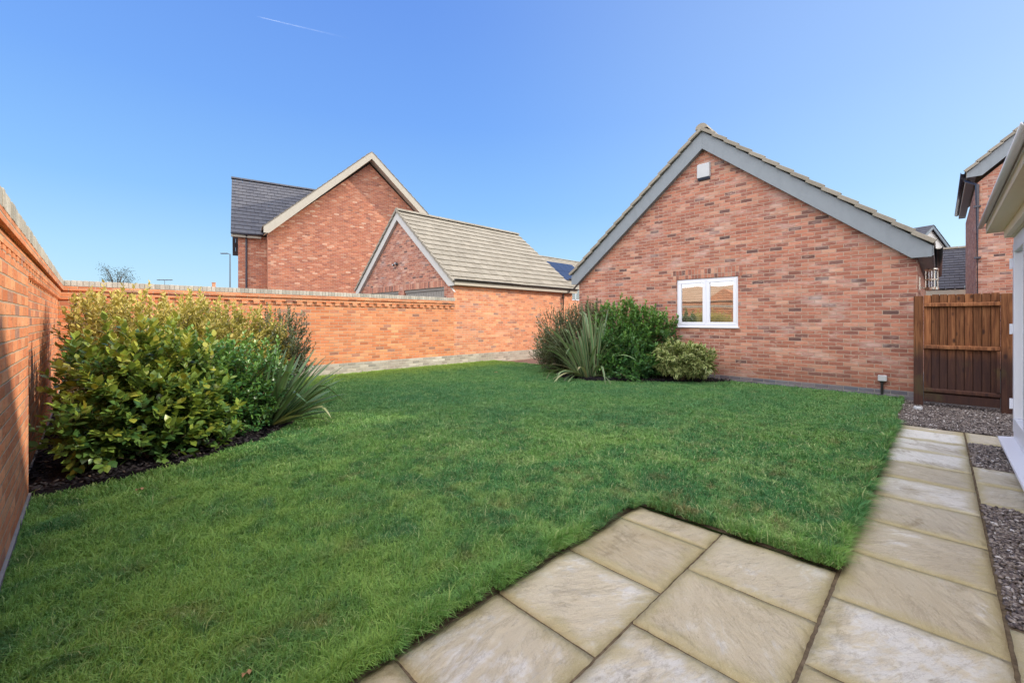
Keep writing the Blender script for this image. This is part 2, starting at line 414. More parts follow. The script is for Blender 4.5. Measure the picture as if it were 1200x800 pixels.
def leaf_mat(name, stops, trans=.3, rough=.38, edge=None, spec=.4):
    t = NT(name); o = t.obj(); r = t.attr()
    c = t.ramp(r, stops)
    c = t.mix(t.range(t.noise(o, 60., 3), .4, .7, 0, .3), c, t.mix(.5, c, (.02, .03, .01)))
    if edge is not None:
        c = t.mix(t.range(t.attr('rim'), .45, .8, 0, .9), c, edge)
    d = t.new('BsdfTranslucent'); t.lk(t.mix(.5, c, (.25, .32, .03)), d.inputs[0])
    m = t.new('MixShader'); m.inputs[0].default_value = trans
    t.fin(c, rough, spec)
    t.lk(t.b.outputs[0], m.inputs[1]); t.lk(d.outputs[0], m.inputs[2]); t.lk(m.outputs[0], t.out.inputs[0])
    return t.m
M['laurel'] = leaf_mat('broad_glossy_leaf', [(0, (.030, .085, .034)), (.4, (.065, .155, .045)), (.65, (.14, .235, .048)), (.85, (.26, .34, .05)), (1, (.42, .42, .07))], .25, .3)
M['golden'] = leaf_mat('golden_leaf', [(0, (.06, .08, .028)), (.3, (.17, .17, .045)), (.6, (.42, .36, .085)), (1, (.68, .56, .16))], .3, .4)
M['choisya'] = leaf_mat('bright_green_leaf', [(0, (.020, .075, .032)), (.45, (.045, .145, .046)), (.8, (.10, .25, .055)), (1, (.18, .34, .07))], .25, .32)
M['dusky'] = leaf_mat('dusky_small_leaf', [(0, (.035, .050, .030)), (.5, (.095, .125, .065)), (.82, (.17, .19, .095)), (.93, (.17, .09, .075)), (1, (.36, .31, .21))], .2, .4)
M['variegated'] = leaf_mat('cream_edged_leaf', [(0, (.05, .11, .035)), (.5, (.09, .165, .045)), (1, (.15, .22, .06))], .25, .4, edge=(.66, .66, .28))
M['flax_dark'] = leaf_mat('dark_flax_blade', [(0, (.04, .10, .045)), (.6, (.095, .20, .080)), (.9, (.17, .29, .11)), (1, (.42, .35, .20))], .15, .3, edge=(.10, .13, .07))
M['flax_grey'] = leaf_mat('grey_green_flax_blade', [(0, (.045, .11, .055)), (.6, (.105, .215, .095)), (.88, (.17, .30, .13)), (1, (.46, .38, .21))], .15, .35, edge=(.28, .29, .16))
M['far_leaf'] = leaf_mat('distant_leaf', [(0, (.035, .045, .05)), (1, (.09, .10, .095))], .2, .6)
M['bark'] = plain('shrub_stem_bark', (.085, .06, .042), .85, .2, var=.35, scale=30)
M['dry_leaf'] = plain('dry_tan_leaf', (.36, .22, .11), .7, .2, var=.2, scale=60)
def blind_mat():
    t = NT('wooden_blind_slat'); o = t.obj()
    c = t.mix(t.noise(t.map(o, (1, 2, 40)), 2., 3), (.86, .70, .50), (.92, .78, .58)); return t.fin(c, .5, .3)
M['blind'] = blind_mat()
def trail_mat():
    t = NT('vapour_trail'); o = t.obj()
    tr = t.new('BsdfTransparent'); t.fin((.95, .95, .95), 1., 0.)
    a = t.attr('fade'); a = t.math('MULTIPLY', a, t.range(t.noise(o, .03, 4), .2, .7, .35, 1.))
    m = t.new('MixShader'); t.lk(a, m.inputs[0]); t.lk(tr.outputs[0], m.inputs[1]); t.lk(t.b.outputs[0], m.inputs[2]); t.lk(m.outputs[0], t.out.inputs[0])
    return t.m
M['trail'] = trail_mat()
def paver_mat():
    return brick_mat('block_paving', [(0, (.14, .085, .07)), (.5, (.20, .125, .10)), (1, (.27, .18, .14))], mortar=(.13, .10, .08), bw=.2, bh=.1)

# ------------------------------------------------------------------ camera, sun, sky
cam = bpy.data.cameras.new('camera'); co = bpy.data.objects.new('camera', cam); COL.objects.link(co)
cam.lens = 498/1200*36; cam.sensor_width = 36; cam.shift_y = -25/1200; cam.clip_start = .05; cam.clip_end = 6000
TH = math.atan(501/498.)
co.location = (0, 0, 1.4); co.rotation_euler = (R(90), 0, TH - R(90))
scene.camera = co
SUN = V((1, -.58, .575)).normalized()
sl = bpy.data.lights.new('sun', 'SUN'); so_ = bpy.data.objects.new('sun', sl); COL.objects.link(so_)
sl.energy = 5.0; sl.angle = R(.5); sl.color = (1., .88, .70)
so_.rotation_euler = SUN.to_track_quat('Z', 'Y').to_euler(); so_.location = (30, -15, 20)
w = bpy.data.worlds.new('World'); scene.world = w; w.use_nodes = True
nt = w.node_tree; bg = nt.nodes['Background']
sk = nt.nodes.new('ShaderNodeTexSky'); sk.sky_type = 'NISHITA'; sk.sun_disc = False
sk.sun_elevation = math.asin(SUN.z); sk.sun_rotation = math.atan2(SUN.x, SUN.y)
sk.air_density = 1.0; sk.dust_density = .6; sk.ozone_density = 1.6; sk.altitude = 50
def wn_(typ, **kw):
    n = nt.nodes.new('ShaderNode'+typ)
    for k, v in kw.items(): setattr(n, k, v)
    return n
hs = wn_('HueSaturation'); hs.inputs['Saturation'].default_value = 1.32; hs.inputs['Value'].default_value = 1.7
nt.links.new(sk.outputs[0], hs.inputs['Color'])
# clear winter blue by elevation, paler towards the sun
geo = wn_('TexCoord'); sz = wn_('SeparateXYZ'); nt.links.new(geo.outputs['Generated'], sz.inputs[0])
rz_ = wn_('ValToRGB'); nt.links.new(sz.outputs[2], rz_.inputs[0]); el = rz_.color_ramp.elements
SKYC = ((.0, (.53, .79, 1.)), (.13, (.42, .71, 1.)), (.24, (.285, .57, 1.)), (.41, (.20, .43, .98)), (.58, (.165, .35, .90)), (1., (.12, .25, .68)))
el[0].color = (*SKYC[0][1], 1); el[1].color = (*SKYC[-1][1], 1)
for p_, c_ in SKYC[1:-1]:
    e_ = el.new(p_); e_.color = (*c_, 1)
ds = wn_('VectorMath', operation='DOT_PRODUCT'); nt.links.new(geo.outputs['Generated'], ds.inputs[0]); ds.inputs[1].default_value = SUN
ms = wn_('MapRange'); nt.links.new(ds.outputs['Value'], ms.inputs[0]); ms.interpolation_type = 'SMOOTHSTEP'
ms.inputs[1].default_value = .25; ms.inputs[2].default_value = 1.1; ms.inputs[3].default_value = 0; ms.inputs[4].default_value = .34
pale = wn_('Mix', data_type='RGBA'); nt.links.new(ms.outputs[0], pale.inputs[0]); nt.links.new(rz_.outputs[0], pale.inputs[6]); pale.inputs[7].default_value = (.75, .93, 1.02, 1)
gain = wn_('VectorMath', operation='SCALE'); nt.links.new(pale.outputs[2], gain.inputs[0]); gain.inputs['Scale'].default_value = 1/.15
blend = wn_('Mix', data_type='RGBA'); blend.inputs[0].default_value = .12; nt.links.new(gain.outputs[0], blend.inputs[6]); nt.links.new(hs.outputs[0], blend.inputs[7])
# broad white glow added to the sky behind the camera as fill light
tcw = wn_('TexCoord'); dt = wn_('VectorMath', operation='DOT_PRODUCT'); nt.links.new(tcw.outputs['Generated'], dt.inputs[0])
dt.inputs[1].default_value = V((-.72, -.34, .60)).normalized()
mr = wn_('MapRange'); mr.interpolation_type = 'SMOOTHSTEP'; nt.links.new(dt.outputs['Value'], mr.inputs[0])
mr.inputs[1].default_value = .12; mr.inputs[2].default_value = .80; mr.inputs[3].default_value = 0; mr.inputs[4].default_value = 1
hz = wn_('Mix', data_type='RGBA'); nt.links.new(mr.outputs[0], hz.inputs[0]); nt.links.new(blend.outputs[2], hz.inputs[6]); hz.inputs[7].default_value = (20.5, 19.8, 20.2, 1)
nt.links.new(hz.outputs[2], bg.inputs[0]); bg.inputs[1].default_value = .15
scene.view_settings.view_transform = 'Standard'; scene.view_settings.look = 'None'; scene.view_settings.exposure = 0
scene.cycles.max_bounces = 8; scene.cycles.transparent_max_bounces = 12

# ------------------------------------------------------------------ roof tiles
def roof_slope(mb, e0, e1, up, length, ex=.32, tw=.33, seed=0):
    """flat interlocking tiles laid in lapped courses; e0-e1 is the eave line"""
    rr = random.Random(seed)
    e0, e1, up = V(e0), V(e1), V(up).normalized(); a = (e1-e0); L = a.length; a.normalize()
    n = a.cross(up)
    if n.z < 0: n = -n
    k = max(1, round(length/ex)); ex = length/k; m = max(1, round(L/tw)); tw = L/m
    for i in range(k):
        s0 = i*ex - (.02 if i else 0); s1 = (i+1)*ex + .03
        if i == k-1: s1 = length
        off = .5*(i % 2)
        x = 0.
        while x < L-.01:
            x1 = min(L, (math.floor(x/tw + off + 1e-6) + 1 - off)*tw)
            if x1 - x < .02: x1 = min(L, x1+tw)
            g = .010; j = rr.uniform(-.003, .003); h0 = .052+j; h1 = .018
            A = e0 + a*(x+g/2); B = e0 + a*(x1-g/2)
            vs = [A+up*s0+n*h0, B+up*s0+n*h0, B+up*s1+n*h1, A+up*s1+n*h1, A+up*s0+n*(h0-.028), B+up*s0+n*(h0-.028), B+up*s1, A+up*s1]
            mb.add(vs, [(0,1,2,3), (4,5,1,0), (5,6,2,1), (7,4,0,3), (4,7,6,5), (6,7,3,2)], rr.random())
            x = x1
def ridge_tiles(mb, p0, p1, rad=.11, n=None):
    p0, p1 = V(p0), V(p1); d = p1-p0; L = d.length; d.normalize(); k = max(1, round(L/.45)); s = d.cross(V((0, 0, 1))).normalized()
    for i in range(k):
        vs = []; fs = []
        for j, q in enumerate((p0+d*(L*i/k), p0+d*(L*(i+1)/k-.008))):
            for m_ in range(7):
                an = math.pi*(m_/6); rr = rad*(1.0 if j == 0 else .96)
                vs.append(q + s*math.cos(an)*rr*1.1 + V((0, 0, math.sin(an)*rr-.03)))
        for m_ in range(6): fs.append((m_, m_+1, m_+8, m_+7))
        fs += [tuple(range(6, -1, -1)), tuple(range(7, 14))]
        mb.add(vs, fs)
def gutter(mb, p0, p1, rad=.055):
    p0, p1 = V(p0), V(p1); d = (p1-p0).normalized(); s = d.cross(V((0, 0, 1)))
    vs = []; fs = []
    for q in (p0, p1):
        for k in range(9):
            a = math.pi*k/8; vs.append(q + s*math.cos(a)*rad - V((0, 0, math.sin(a)*rad)))
        for k in range(9):
            a = math.pi*(8-k)/8; vs.append(q + s*math.cos(a)*(rad-.006) - V((0, 0, math.sin(a)*(rad-.006))))
    for k in range(18): fs.append((k, (k+1) % 18, 18+(k+1) % 18, 18+k))
    fs += [tuple(range(17, -1, -1)), tuple(range(18, 36))]
    mb.add(vs, fs)

# ================================================================== SETTING
g = MB(); g.add([(-900, -900, -.06), (900, -900, -.06), (900, 900, -.06), (-900, 900, -.06)], [(0, 1, 2, 3)])
tag(g.build('ground', M['asphalt']), kind='structure')
g = MB(); g.add([(9.9, 7.3, -.03), (40, 7.3, -.03), (40, 30, -.03), (9.9, 30, -.03)], [(0, 1, 2, 3)])
def drive_mat():
    t = NT('drive_blocks'); o = t.obj()
    b = t.new('TexBrick'); t.put(b.inputs['Vector'], o); b.inputs['Scale'].default_value = 1.; b.inputs['Brick Width'].default_value = .2
    b.inputs['Row Height'].default_value = .1; b.inputs['Mortar Size'].default_value = .006
    b.inputs['Color1'].default_value = (.22, .13, .10, 1); b.inputs['Color2'].default_value = (.30, .19, .145, 1); b.inputs['Mortar'].default_value = (.12, .09, .07, 1)
    return t.fin(b.outputs[0], .9, .2)
tag(g.build('driveway', drive_mat()), kind='structure')

LAWN = [(-.45, 1.618), (2.955, 1.618), (2.955, .388), (7.80, .388), (7.9, .44), (10.19, .44), (10.19, 7.4), (9.85, 8.6), (9.75, 10.70), (-.45, 10.70), (-.45, 1.63)][:-1]
BED_L = [(-.5, 4.93), (.15, 4.93), (.74, 5.14), (1.42, 5.48), (1.9, 5.98), (2.25, 6.8), (2.35, 8.4), (2.1, 10.72), (-.5, 10.72)]
BED_R = [(10.2, 3.25), (9.65, 3.5), (9.25, 3.95), (8.55, 4.86), (7.95, 5.55), (8.0, 6.4), (8.9, 7.4), (9.9, 7.75), (10.2, 7.6)]
def inside(poly, x, y):
    r = np.zeros(len(x), bool); n = len(poly)
    for i in range(n):
        x0, y0 = poly[i]; x1, y1 = poly[(i+1) % n]
        if y0 == y1: continue
        c = ((y0 > y) != (y1 > y)) & (x < (x1-x0)*(y-y0)/(y1-y0)+x0)
        r ^= c
    return r
def sheet(name, poly, z, m, thick=.0):
    b = MB()
    if thick: b.prism([(x, y, z-thick) for x, y in poly], (0, 0, thick))
    else: b.add([(x, y, z) for x, y in poly], [tuple(range(len(poly)))])
    return b.build(name, m)
TURF = [(-.45, 1.665), (3.0, 1.665), (3.0, .44), (7.80, .44), (7.9, .47), (10.19, .47)] + LAWN[6:]
tag(sheet('lawn_turf', TURF, .022, M['turf'], .06), kind='structure')
tag(sheet('lawn_soil', [(-.45, 1.612), (2.955, 1.612), (2.955, .395), (7.9, .395), (10.19, .45), (10.19, .6), (3.1, .6), (3.1, 1.8), (-.45, 1.8)], .002, M['edge_soil']), kind='structure')
# bed soil, slightly mounded
def bed(name, poly, z):
    xs = np.array([p[0] for p in poly]); ys = np.array([p[1] for p in poly]); cx, cy = xs.mean(), ys.mean()
    vs = []; fs = []; n = len(poly); rings = 10
    # densify the edge
    edge = []
    for i in range(n):
        a, b = V((*poly[i], 0)), V((*poly[(i+1) % n], 0)); k = max(1, int((b-a).length/.12))
        edge += [a.lerp(b, j/k) for j in range(k)]
    m = len(edge)
    for r in range(rings+1):
        f = r/rings
        for p in edge:
            q = p.lerp(V((cx, cy, 0)), f)
            hz = z + .05*min(1, f*5) + .028*mnoise.noise(V((q.x*6, q.y*6, 3)))*min(1, f*6+.2) + .012*mnoise.noise(V((q.x*25, q.y*25, 3)))
            vs.append((q.x, q.y, hz))
    for r in range(rings):
        for i in range(m): fs.append((r*m+i, r*m+(i+1) % m, (r+1)*m+(i+1) % m, (r+1)*m+i))
    b = MB(); b.add(vs, fs); return tag(b.build(name, M['soil'], smooth=True), kind='structure')
bed('planting_bed', BED_L, .032); bed('planting_bed', BED_R, .032)

# ---- grass blades
def grass():
    cx = [p[0] for p in LAWN]; cy = [p[1] for p in LAWN]
    N = 2600000
    x = RNG.uniform(min(cx), max(cx), N); y = RNG.uniform(min(cy), max(cy), N)
    d = np.hypot(x, y)
    dens = np.where(d < 2.8, 1., np.where(d < 4.5, .62, np.where(d < 7, .30, .15)))
    k = RNG.random(N) < dens
    x, y, d = x[k], y[k], d[k]
    ex_ = x + .016*np.sin(y*23+1.3*np.sin(y*41)) + .010*np.sin(y*67); ey_ = y + .014*np.sin(x*21+1.7*np.sin(x*37)) + .010*np.sin(x*71)
    k = inside(LAWN, ex_, ey_) & ~inside(BED_L, x, y) & ~inside(BED_R, x, y)
    fwd = (x+y)*.707
    k &= (fwd > .9)
    x, y, d = x[k], y[k], d[k]
    # a ragged fringe where the turf was cut along the paving
    fx = []; fy = []; flx = []; fly = []
    for (ax, ay, bx_, by_, nx_, ny_) in ((-.4, 1.618, 2.95, 1.618, 0, -1), (2.955, 1.618, 2.955, .39, -1, 0), (2.955, .392, 7.8, .392, 0, -1)):
        L_ = math.hypot(bx_-ax, by_-ay); k_ = int(2600*L_); u = RNG.random(k_)
        wave = .016*np.sin(u*L_*9+ax)+.012*np.sin(u*L_*23+2*np.sin(u*L_*5))
        off = RNG.uniform(-.022 if ay > .5 else .002, .055, k_) + wave*(1. if ny_ and ay > 1 else .35)
        keep_ = np.array([mnoise.noise(V((q*L_*5, ax, ay))) for q in u]) > -.28
        u, off = u[keep_], off[keep_]
        fx.append(ax+(bx_-ax)*u - nx_*off); fy.append(ay+(by_-ay)*u - ny_*off); flx.append(np.full(len(u), nx_)); fly.append(np.full(len(u), ny_))
    fx, fy, flx, fly = map(np.concatenate, (fx, fy, flx, fly)); nfr = len(fx)
    x = np.concatenate([x, fx]); y = np.concatenate([y, fy]); d = np.hypot(x, y)
    n = len(x)
    # clumps: smooth noise decides height
    cl = np.array([mnoise.noise(V((a*4.2, b*4.2, 0))) for a, b in zip(x[:], y[:])])
    cl2 = np.array([mnoise.noise(V((a*13, b*13, 5))) for a, b in zip(x, y)])
    hgt = np.clip(.034 + .020*cl + .020*cl2 + .018*RNG.random(n), .010, .08)*np.where(d > 7, 1.0, 1.1)
    hgt *= np.where(RNG.random(n) < .035, 1.7, 1.)
    # ragged longer fringe along the paving edges
    edge = np.minimum(np.where(x < 3.0, np.abs(y-1.63), 9), np.where(y < 1.7, np.abs(x-2.96), 9))
    edge = np.minimum(edge, np.where(x > 2.9, np.abs(y-.42), 9))
    hgt *= 1 + .8*np.clip(1-edge/.10, 0, 1)
    wid = (.0016 + .0012*RNG.random(n))*np.clip(d/2.8, 1, 2.5)
    az = RNG.uniform(0, 2*np.pi, n); lean = RNG.uniform(.15, 1.5, n)
    laz = RNG.uniform(0, 2*np.pi, n)
    ux, uy = np.cos(az)*wid, np.sin(az)*wid
    lx, ly = np.cos(laz), np.sin(laz)
    lx[n-nfr:] = lx[n-nfr:]*.55 + flx*.55; ly[n-nfr:] = ly[n-nfr:]*.55 + fly*.55; hgt[n-nfr:] *= .95
    z0 = np.full(n, .02)
    m1 = .5*hgt; 
    bx = x + lx*lean*hgt*.30; by = y + ly*lean*hgt*.30; bz = z0 + hgt*.62*np.cos(lean*.5)
    tx = x + lx*lean*hgt*.95; ty = y + ly*lean*hgt*.95; tz = z0 + hgt*(1.0-.33*lean)
    vs = np.empty((n, 5, 3), np.float32)
    vs[:, 0] = np.stack([x-ux, y-uy, z0], 1); vs[:, 1] = np.stack([x+ux, y+uy, z0], 1)
    vs[:, 2] = np.stack([bx+ux*.8, by+uy*.8, bz], 1); vs[:, 3] = np.stack([bx-ux*.8, by-uy*.8, bz], 1)
    vs[:, 4] = np.stack([tx, ty, tz], 1)
    b = (np.arange(n)*5)[:, None]
    q = b + np.array([[0, 1, 2, 3]]); t3 = b + np.array([[3, 2, 4]])
    r = RNG.random(n); tip = np.tile(np.array([0, 0, .6, .6, 1.]), n)
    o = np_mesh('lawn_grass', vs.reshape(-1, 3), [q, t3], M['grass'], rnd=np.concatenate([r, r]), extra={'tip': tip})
    tag(o, 'short green lawn grass with worn brown patches near the patio', 'grass', kind='stuff')
    print('blades', n)
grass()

# ---- sandstone slabs
def slab_set(name, rects, m):
    vs = []; fs = []; rn = []; uvs = []
    for (x0, x1, y0, y1) in rects:
        r = random.random(); g_ = .006
        x0 += g_; x1 -= g_; y0 += g_; y1 -= g_
        nx = max(4, int((x1-x0)/.035)); ny = max(4, int((y1-y0)/.035)); b = len(vs)
        tx, ty, tz = random.uniform(-.004, .004), random.uniform(-.004, .004), random.uniform(-.0015, .0015)
        for j in range(ny+1):
            for i in range(nx+1):
                u, v_ = i/nx, j/ny
                x = x0+(x1-x0)*u; y = y0+(y1-y0)*v_
                ed = min(u*(x1-x0), (1-u)*(x1-x0), v_*(y1-y0), (1-v_)*(y1-y0))
                zz = tz + tx*(u-.5) + ty*(v_-.5) + .0035*mnoise.fractal(V((x*7+r*50, y*7, r*9)), 1., 2., 4)
                if ed < .001:
                    zz -= .006
                    x += .004*mnoise.noise(V((x*23, y*23, 1))); y += .004*mnoise.noise(V((x*23, y*23, 7)))
                vs.append((x, y, zz)); uvs.append((u, v_))
        for j in range(ny):
            for i in range(nx):
                a = b+j*(nx+1)+i; fs.append((a, a+1, a+nx+2, a+nx+1)); rn.append(r)
        # skirts
        ring = [b+i for i in range(nx+1)] + [b+j*(nx+1)+nx for j in range(1, ny+1)] + [b+ny*(nx+1)+i for i in range(nx-1, -1, -1)] + [b+j*(nx+1) for j in range(ny-1, 0, -1)]
        c = len(vs)
        for k in ring: vs.append((vs[k][0], vs[k][1], -.03)); uvs.append(uvs[k])
        L = len(ring)
        for k in range(L): fs.append((ring[(k+1) % L], ring[k], c+k, c+(k+1) % L)); rn.append(r)
    me = bpy.data.meshes.new(name); me.from_pydata(vs, [], fs)
    uvl = me.uv_layers.new(name='UVMap')
    for p in me.polygons:
        p.use_smooth = True
        for li in p.loop_indices: uvl.data[li].uv = uvs[me.loops[li].vertex_index]
    at = me.attributes.new('rnd', 'FLOAT', 'FACE'); at.data.foreach_set('value', rn)
    me.materials.append(m); me.update()
    o = bpy.data.objects.new(name, me); COL.objects.link(o); tag(o, kind='structure'); return o
S2 = [2.95, 2.69, 2.09, 1.495, .90, .30, -.3]; S1 = [2.96, 2.40, 1.79, 1.19, .59, -.01]
S0 = [7.77, 7.52, 6.92, 6.32, 5.72, 5.12, 4.52, 3.91, 3.30, 2.69, 2.08, 1.48, .88, .28, -.32]
pat = [(b, a, 1.01, 1.61) for a, b in zip(S2, S2[1:])] + [(b, a, .40, 1.01) for a, b in zip(S1, S1[1:])]
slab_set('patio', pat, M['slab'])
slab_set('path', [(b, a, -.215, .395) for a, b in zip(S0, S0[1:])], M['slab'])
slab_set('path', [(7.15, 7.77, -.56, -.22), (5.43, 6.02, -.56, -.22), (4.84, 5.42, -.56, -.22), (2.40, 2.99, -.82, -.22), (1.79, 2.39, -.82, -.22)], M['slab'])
tag(sheet('path_bedding', [(-.4, -.9), (7.78, -.9), (7.78, .41), (2.95, .41), (2.95, 1.625), (-.4, 1.625)], -.011, M['joint'], .04), kind='structure')
# ---- gravel
def stones(name, area, n, size, m, z0, flat=.55, mask=None, zf=None):
    phi = (1+5**.5)/2
    iv = np.array([(-1,phi,0),(1,phi,0),(-1,-phi,0),(1,-phi,0),(0,-1,phi),(0,1,phi),(0,-1,-phi),(0,1,-phi),(phi,0,-1),(phi,0,1),(-phi,0,-1),(-phi,0,1)], float)
    iv /= np.linalg.norm(iv[0])
    fc = np.array([(0,11,5),(0,5,1),(0,1,7),(0,7,10),(0,10,11),(1,5,9),(5,11,4),(11,10,2),(10,7,6),(7,1,8),(3,9,4),(3,4,2),(3,2,6),(3,6,8),(3,8,9),(4,9,5),(2,4,11),(6,2,10),(8,6,7),(9,8,1)])
    px = []; py = []
    for (x0, x1, y0, y1, wgt) in area:
        k = int(n*wgt); px.append(RNG.uniform(x0, x1, k)); py.append(RNG.uniform(y0, y1, k))
    px = np.concatenate(px); py = np.concatenate(py)
    if mask is not None:
        k = mask(px, py); px, py = px[k], py[k]
    k = len(px)
    s = size*(.55+.9*RNG.random((k, 1))**1.5)
    vs = iv[None]*(1+.28*RNG.standard_normal((k, 12, 1)))*s[:, None]
    vs = vs*np.stack([1+.5*RNG.random(k), .75+.3*RNG.random(k), flat+.25*RNG.random(k)], 1)[:, None]
    a = RNG.uniform(0, 6.28, k); c, s_ = np.cos(a)[:, None], np.sin(a)[:, None]
    tl = RNG.normal(0, .35, k)[:, None]
    x = vs[..., 0]*c - vs[..., 1]*s_; y = vs[..., 0]*s_ + vs[..., 1]*c; z = vs[..., 2] + x*tl
    z0 = z0 + (zf(px, py) if zf is not None else 0)
    P = np.stack([x+px[:, None], y+py[:, None], z+(z0+RNG.uniform(-.004, .010, k))[:, None]], 2)
    F = (np.arange(k)*12)[:, None, None] + fc[None]
    return np_mesh(name, P.reshape(-1, 3), [F.reshape(-1, 3)], m, rnd=np.repeat(RNG.random(k), 20))
tag(sheet('gravel_bed', [(7.78, -1.), (10.2, -1.), (10.2, .42), (7.78, .42)], -.025, M['gravel_bed'], .03), kind='structure')
tag(stones('gravel', [(7.80, 10.15, -.85, .43, .50), (6.03, 7.14, -.6, -.23, .17), (3.0, 4.83, -.7, -.23, .33)], 23000, .0090, M['gravel'], -.008),
    'plum and brown slate gravel beside the path and under the gate', 'gravel', kind='stuff')
tag(stones('mulch', [(-.4, 2.4, 4.9, 7.0, .45), (7.9, 10.2, 3.2, 7.7, .55)], 9000, .018, M['mulch'], .07, .3,
    mask=lambda x, y: inside(BED_L, x, y) | inside(BED_R, x, y), zf=lambda x, y: 0.), 'dark bark mulch covering the planting beds', 'mulch', kind='stuff')

# ================================================================== GARDEN WALLS
def wall_profile(t, axis, face, u0, u1, sgn, body, base_h, base_m, tag_cope=True, back=.22):
    """axis 'x' or 'y'; face = plane of the brick face; sgn = direction the face looks"""
    def bx(mb, a0, a1, p, z0, z1, bk=back):
        f0, f1 = face + sgn*p, face - sgn*bk
        if axis == 'x': mb.box((a0, f0, z0), (a1, f1, z1))
        else: mb.box((f0, a0, z0), (f1, a1, z1))
    b = MB(); bx(b, u0, u1, 0, base_h, 1.985); b.build('wall_face', body, t)
    b = MB(); bx(b, u0, u1, .012, -.1, base_h); b.build('base_course', base_m, t)
    b = MB(); k = u0+.03
    while k < u1-.12:
        bx(b, k, k+.125, .034, 1.762, 1.836, -.002); k += .225
    b.build('dentil_course', body, t)
    b = MB(); bx(b, u0, u1, .036, 1.838, 1.912, -.002); bx(b, u0, u1, .066, 1.914, 1.985, -.002); b.build('corbel_course', body, t, bevel=.003)
    b = MB(); k = u0
    while k < u1-.01:
        k1 = min(u1, k+.075); j = random.uniform(-.003, .003)
        bx(b, k+.0035, k1-.0035, .064+j, 1.992, 2.092+j*.7, back+.055); k = k1
    c = b.build('coping', M['coping_edge'], t, bevel=.004)
    b = MB(); bx(b, u0, u1, .054, 1.986, 2.082, back+.045); b.build('coping_mortar', M['mortar'], c)
def coping_mat():
    t = NT('buff_coping_brick'); o = t.obj(); r = t.attr()
    c = t.ramp(r, PAL_BUFF); c = t.mix(t.range(t.noise(o, 30., 5, .7), .45, .7, 0, .5), c, (.26, .24, .20))
    t.bump(t.noise(o, 70., 4), .004); return t.fin(c, .88, .2)
M['coping_edge'] = coping_mat()
M['mortar'] = plain('pale_mortar', (.52, .46, .37), .95, .1)
YB = 10.72
t = thing('garden_wall', 'sunlit orange brick boundary wall with buff base across the back of the lawn', 'wall', (-.37, YB, 0))
wall_profile(t, 'x', YB, -.383, 8.10, -1, M['brick_wall'], .30, M['brick_buff'])
t = thing('garden_wall', 'tall brick boundary wall running along the left side with a shaded corner', 'wall', (-.4, 4, 0))
wall_profile(t, 'y', -.385, .6, YB+.2, 1, M['brick_left'], .075, M['brick_blue'])
b = MB(); b.box((-.333, .6, .075), (-.384, 4.93, 1.768)); b.build('pier', M['brick_left'], t)
b = MB(); b.box((-.318, .6, -.1), (-.384, 4.94, .072)); b.build('base_course', M['brick_blue'], t)

# ================================================================== RIGHT GARAGE (gable facing the lawn)
GX, GY0, GY1, GYA, GZE, GZA = 10.2, .27, 7.46, 3.88, 2.62, 5.80
P_ = .82
t = thing('garage', 'red brick gabled garage with grey bargeboards and white window beside the lawn', 'garage', (GX, GYA, 0))
WY0, WY1, WZ0, WZ1 = 3.15, 4.54, 1.22, 2.38
b = MB(); T = .22
for (y0, y1, z0, z1) in ((GY0, WY0, .15, 2.55), (WY1, GY1, .15, 2.55), (WY0, WY1, .15, WZ0), (WY0, WY1, WZ1, 2.55)):
    b.box((GX, y0, z0), (GX+T, y1, z1))
b.prism([(GX, GY0, 2.55), (GX, GY1, 2.55), (GX, GYA, 2.55+P_*(GY1-GY0)/2-.05)], (T, 0, 0))
b.box((GX+T, GY0, .15), (16.6, GY0+T, 2.55)); b.box((GX+T, GY1-T, .15), (16.6, GY1, 2.55)); b.prism([(16.38, GY0+T, .15), (16.38, GY1-T, .15), (16.38, GY1-T, 2.55), (16.38, GYA, 5.3), (16.38, GY0+T, 2.55)], (T, 0, 0))
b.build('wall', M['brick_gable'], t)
b = MB(); b.box((GX-.006, GY0-.006, -.1), (16.6, GY0+.2, .15)); b.box((GX-.006, GY0+.2, -.1), (GX+.2, GY1+.006, .15)); b.build('plinth', M['brick_blue'], t)
b = MB(); b.box((GX-.004, WY0-.09, WZ1+.003), (GX+.1, WY1+.09, WZ1+.218)); b.build('soldier_course', M['brick_soldier'], t)
b = MB(); b.box((GX+.5, GY0+.3, .0), (GX+.52, GY1-.3, 3.2)); b.build('interior_wall', M['room_wall'], t)
# roof
rb = MB(); c_ = math.sqrt(1+P_*P_)
EY0, EY1 = GY0-.19, GY1+.19
ze = GZA - P_*(GYA-EY0)
ln0 = (GYA-EY0)*c_; ln1 = (EY1-GYA)*c_
roof_slope(rb, (GX-.17, EY0, ze), (16.8, EY0, ze), (0, 1, P_), ln0, seed=1)
ze1 = GZA - P_*(EY1-GYA)
roof_slope(rb, (GX-.17, EY1, ze1), (16.8, EY1, ze1), (0, -1, P_), ln1, seed=2)
rb.build('roof', M['tile_tan'], t)
rb = MB(); ridge_tiles(rb, (GX-.19, GYA, GZA+.05), (16.8, GYA, GZA+.05), .125); rb.build('ridge_tiles', M['tile_tan'], t, smooth=False)
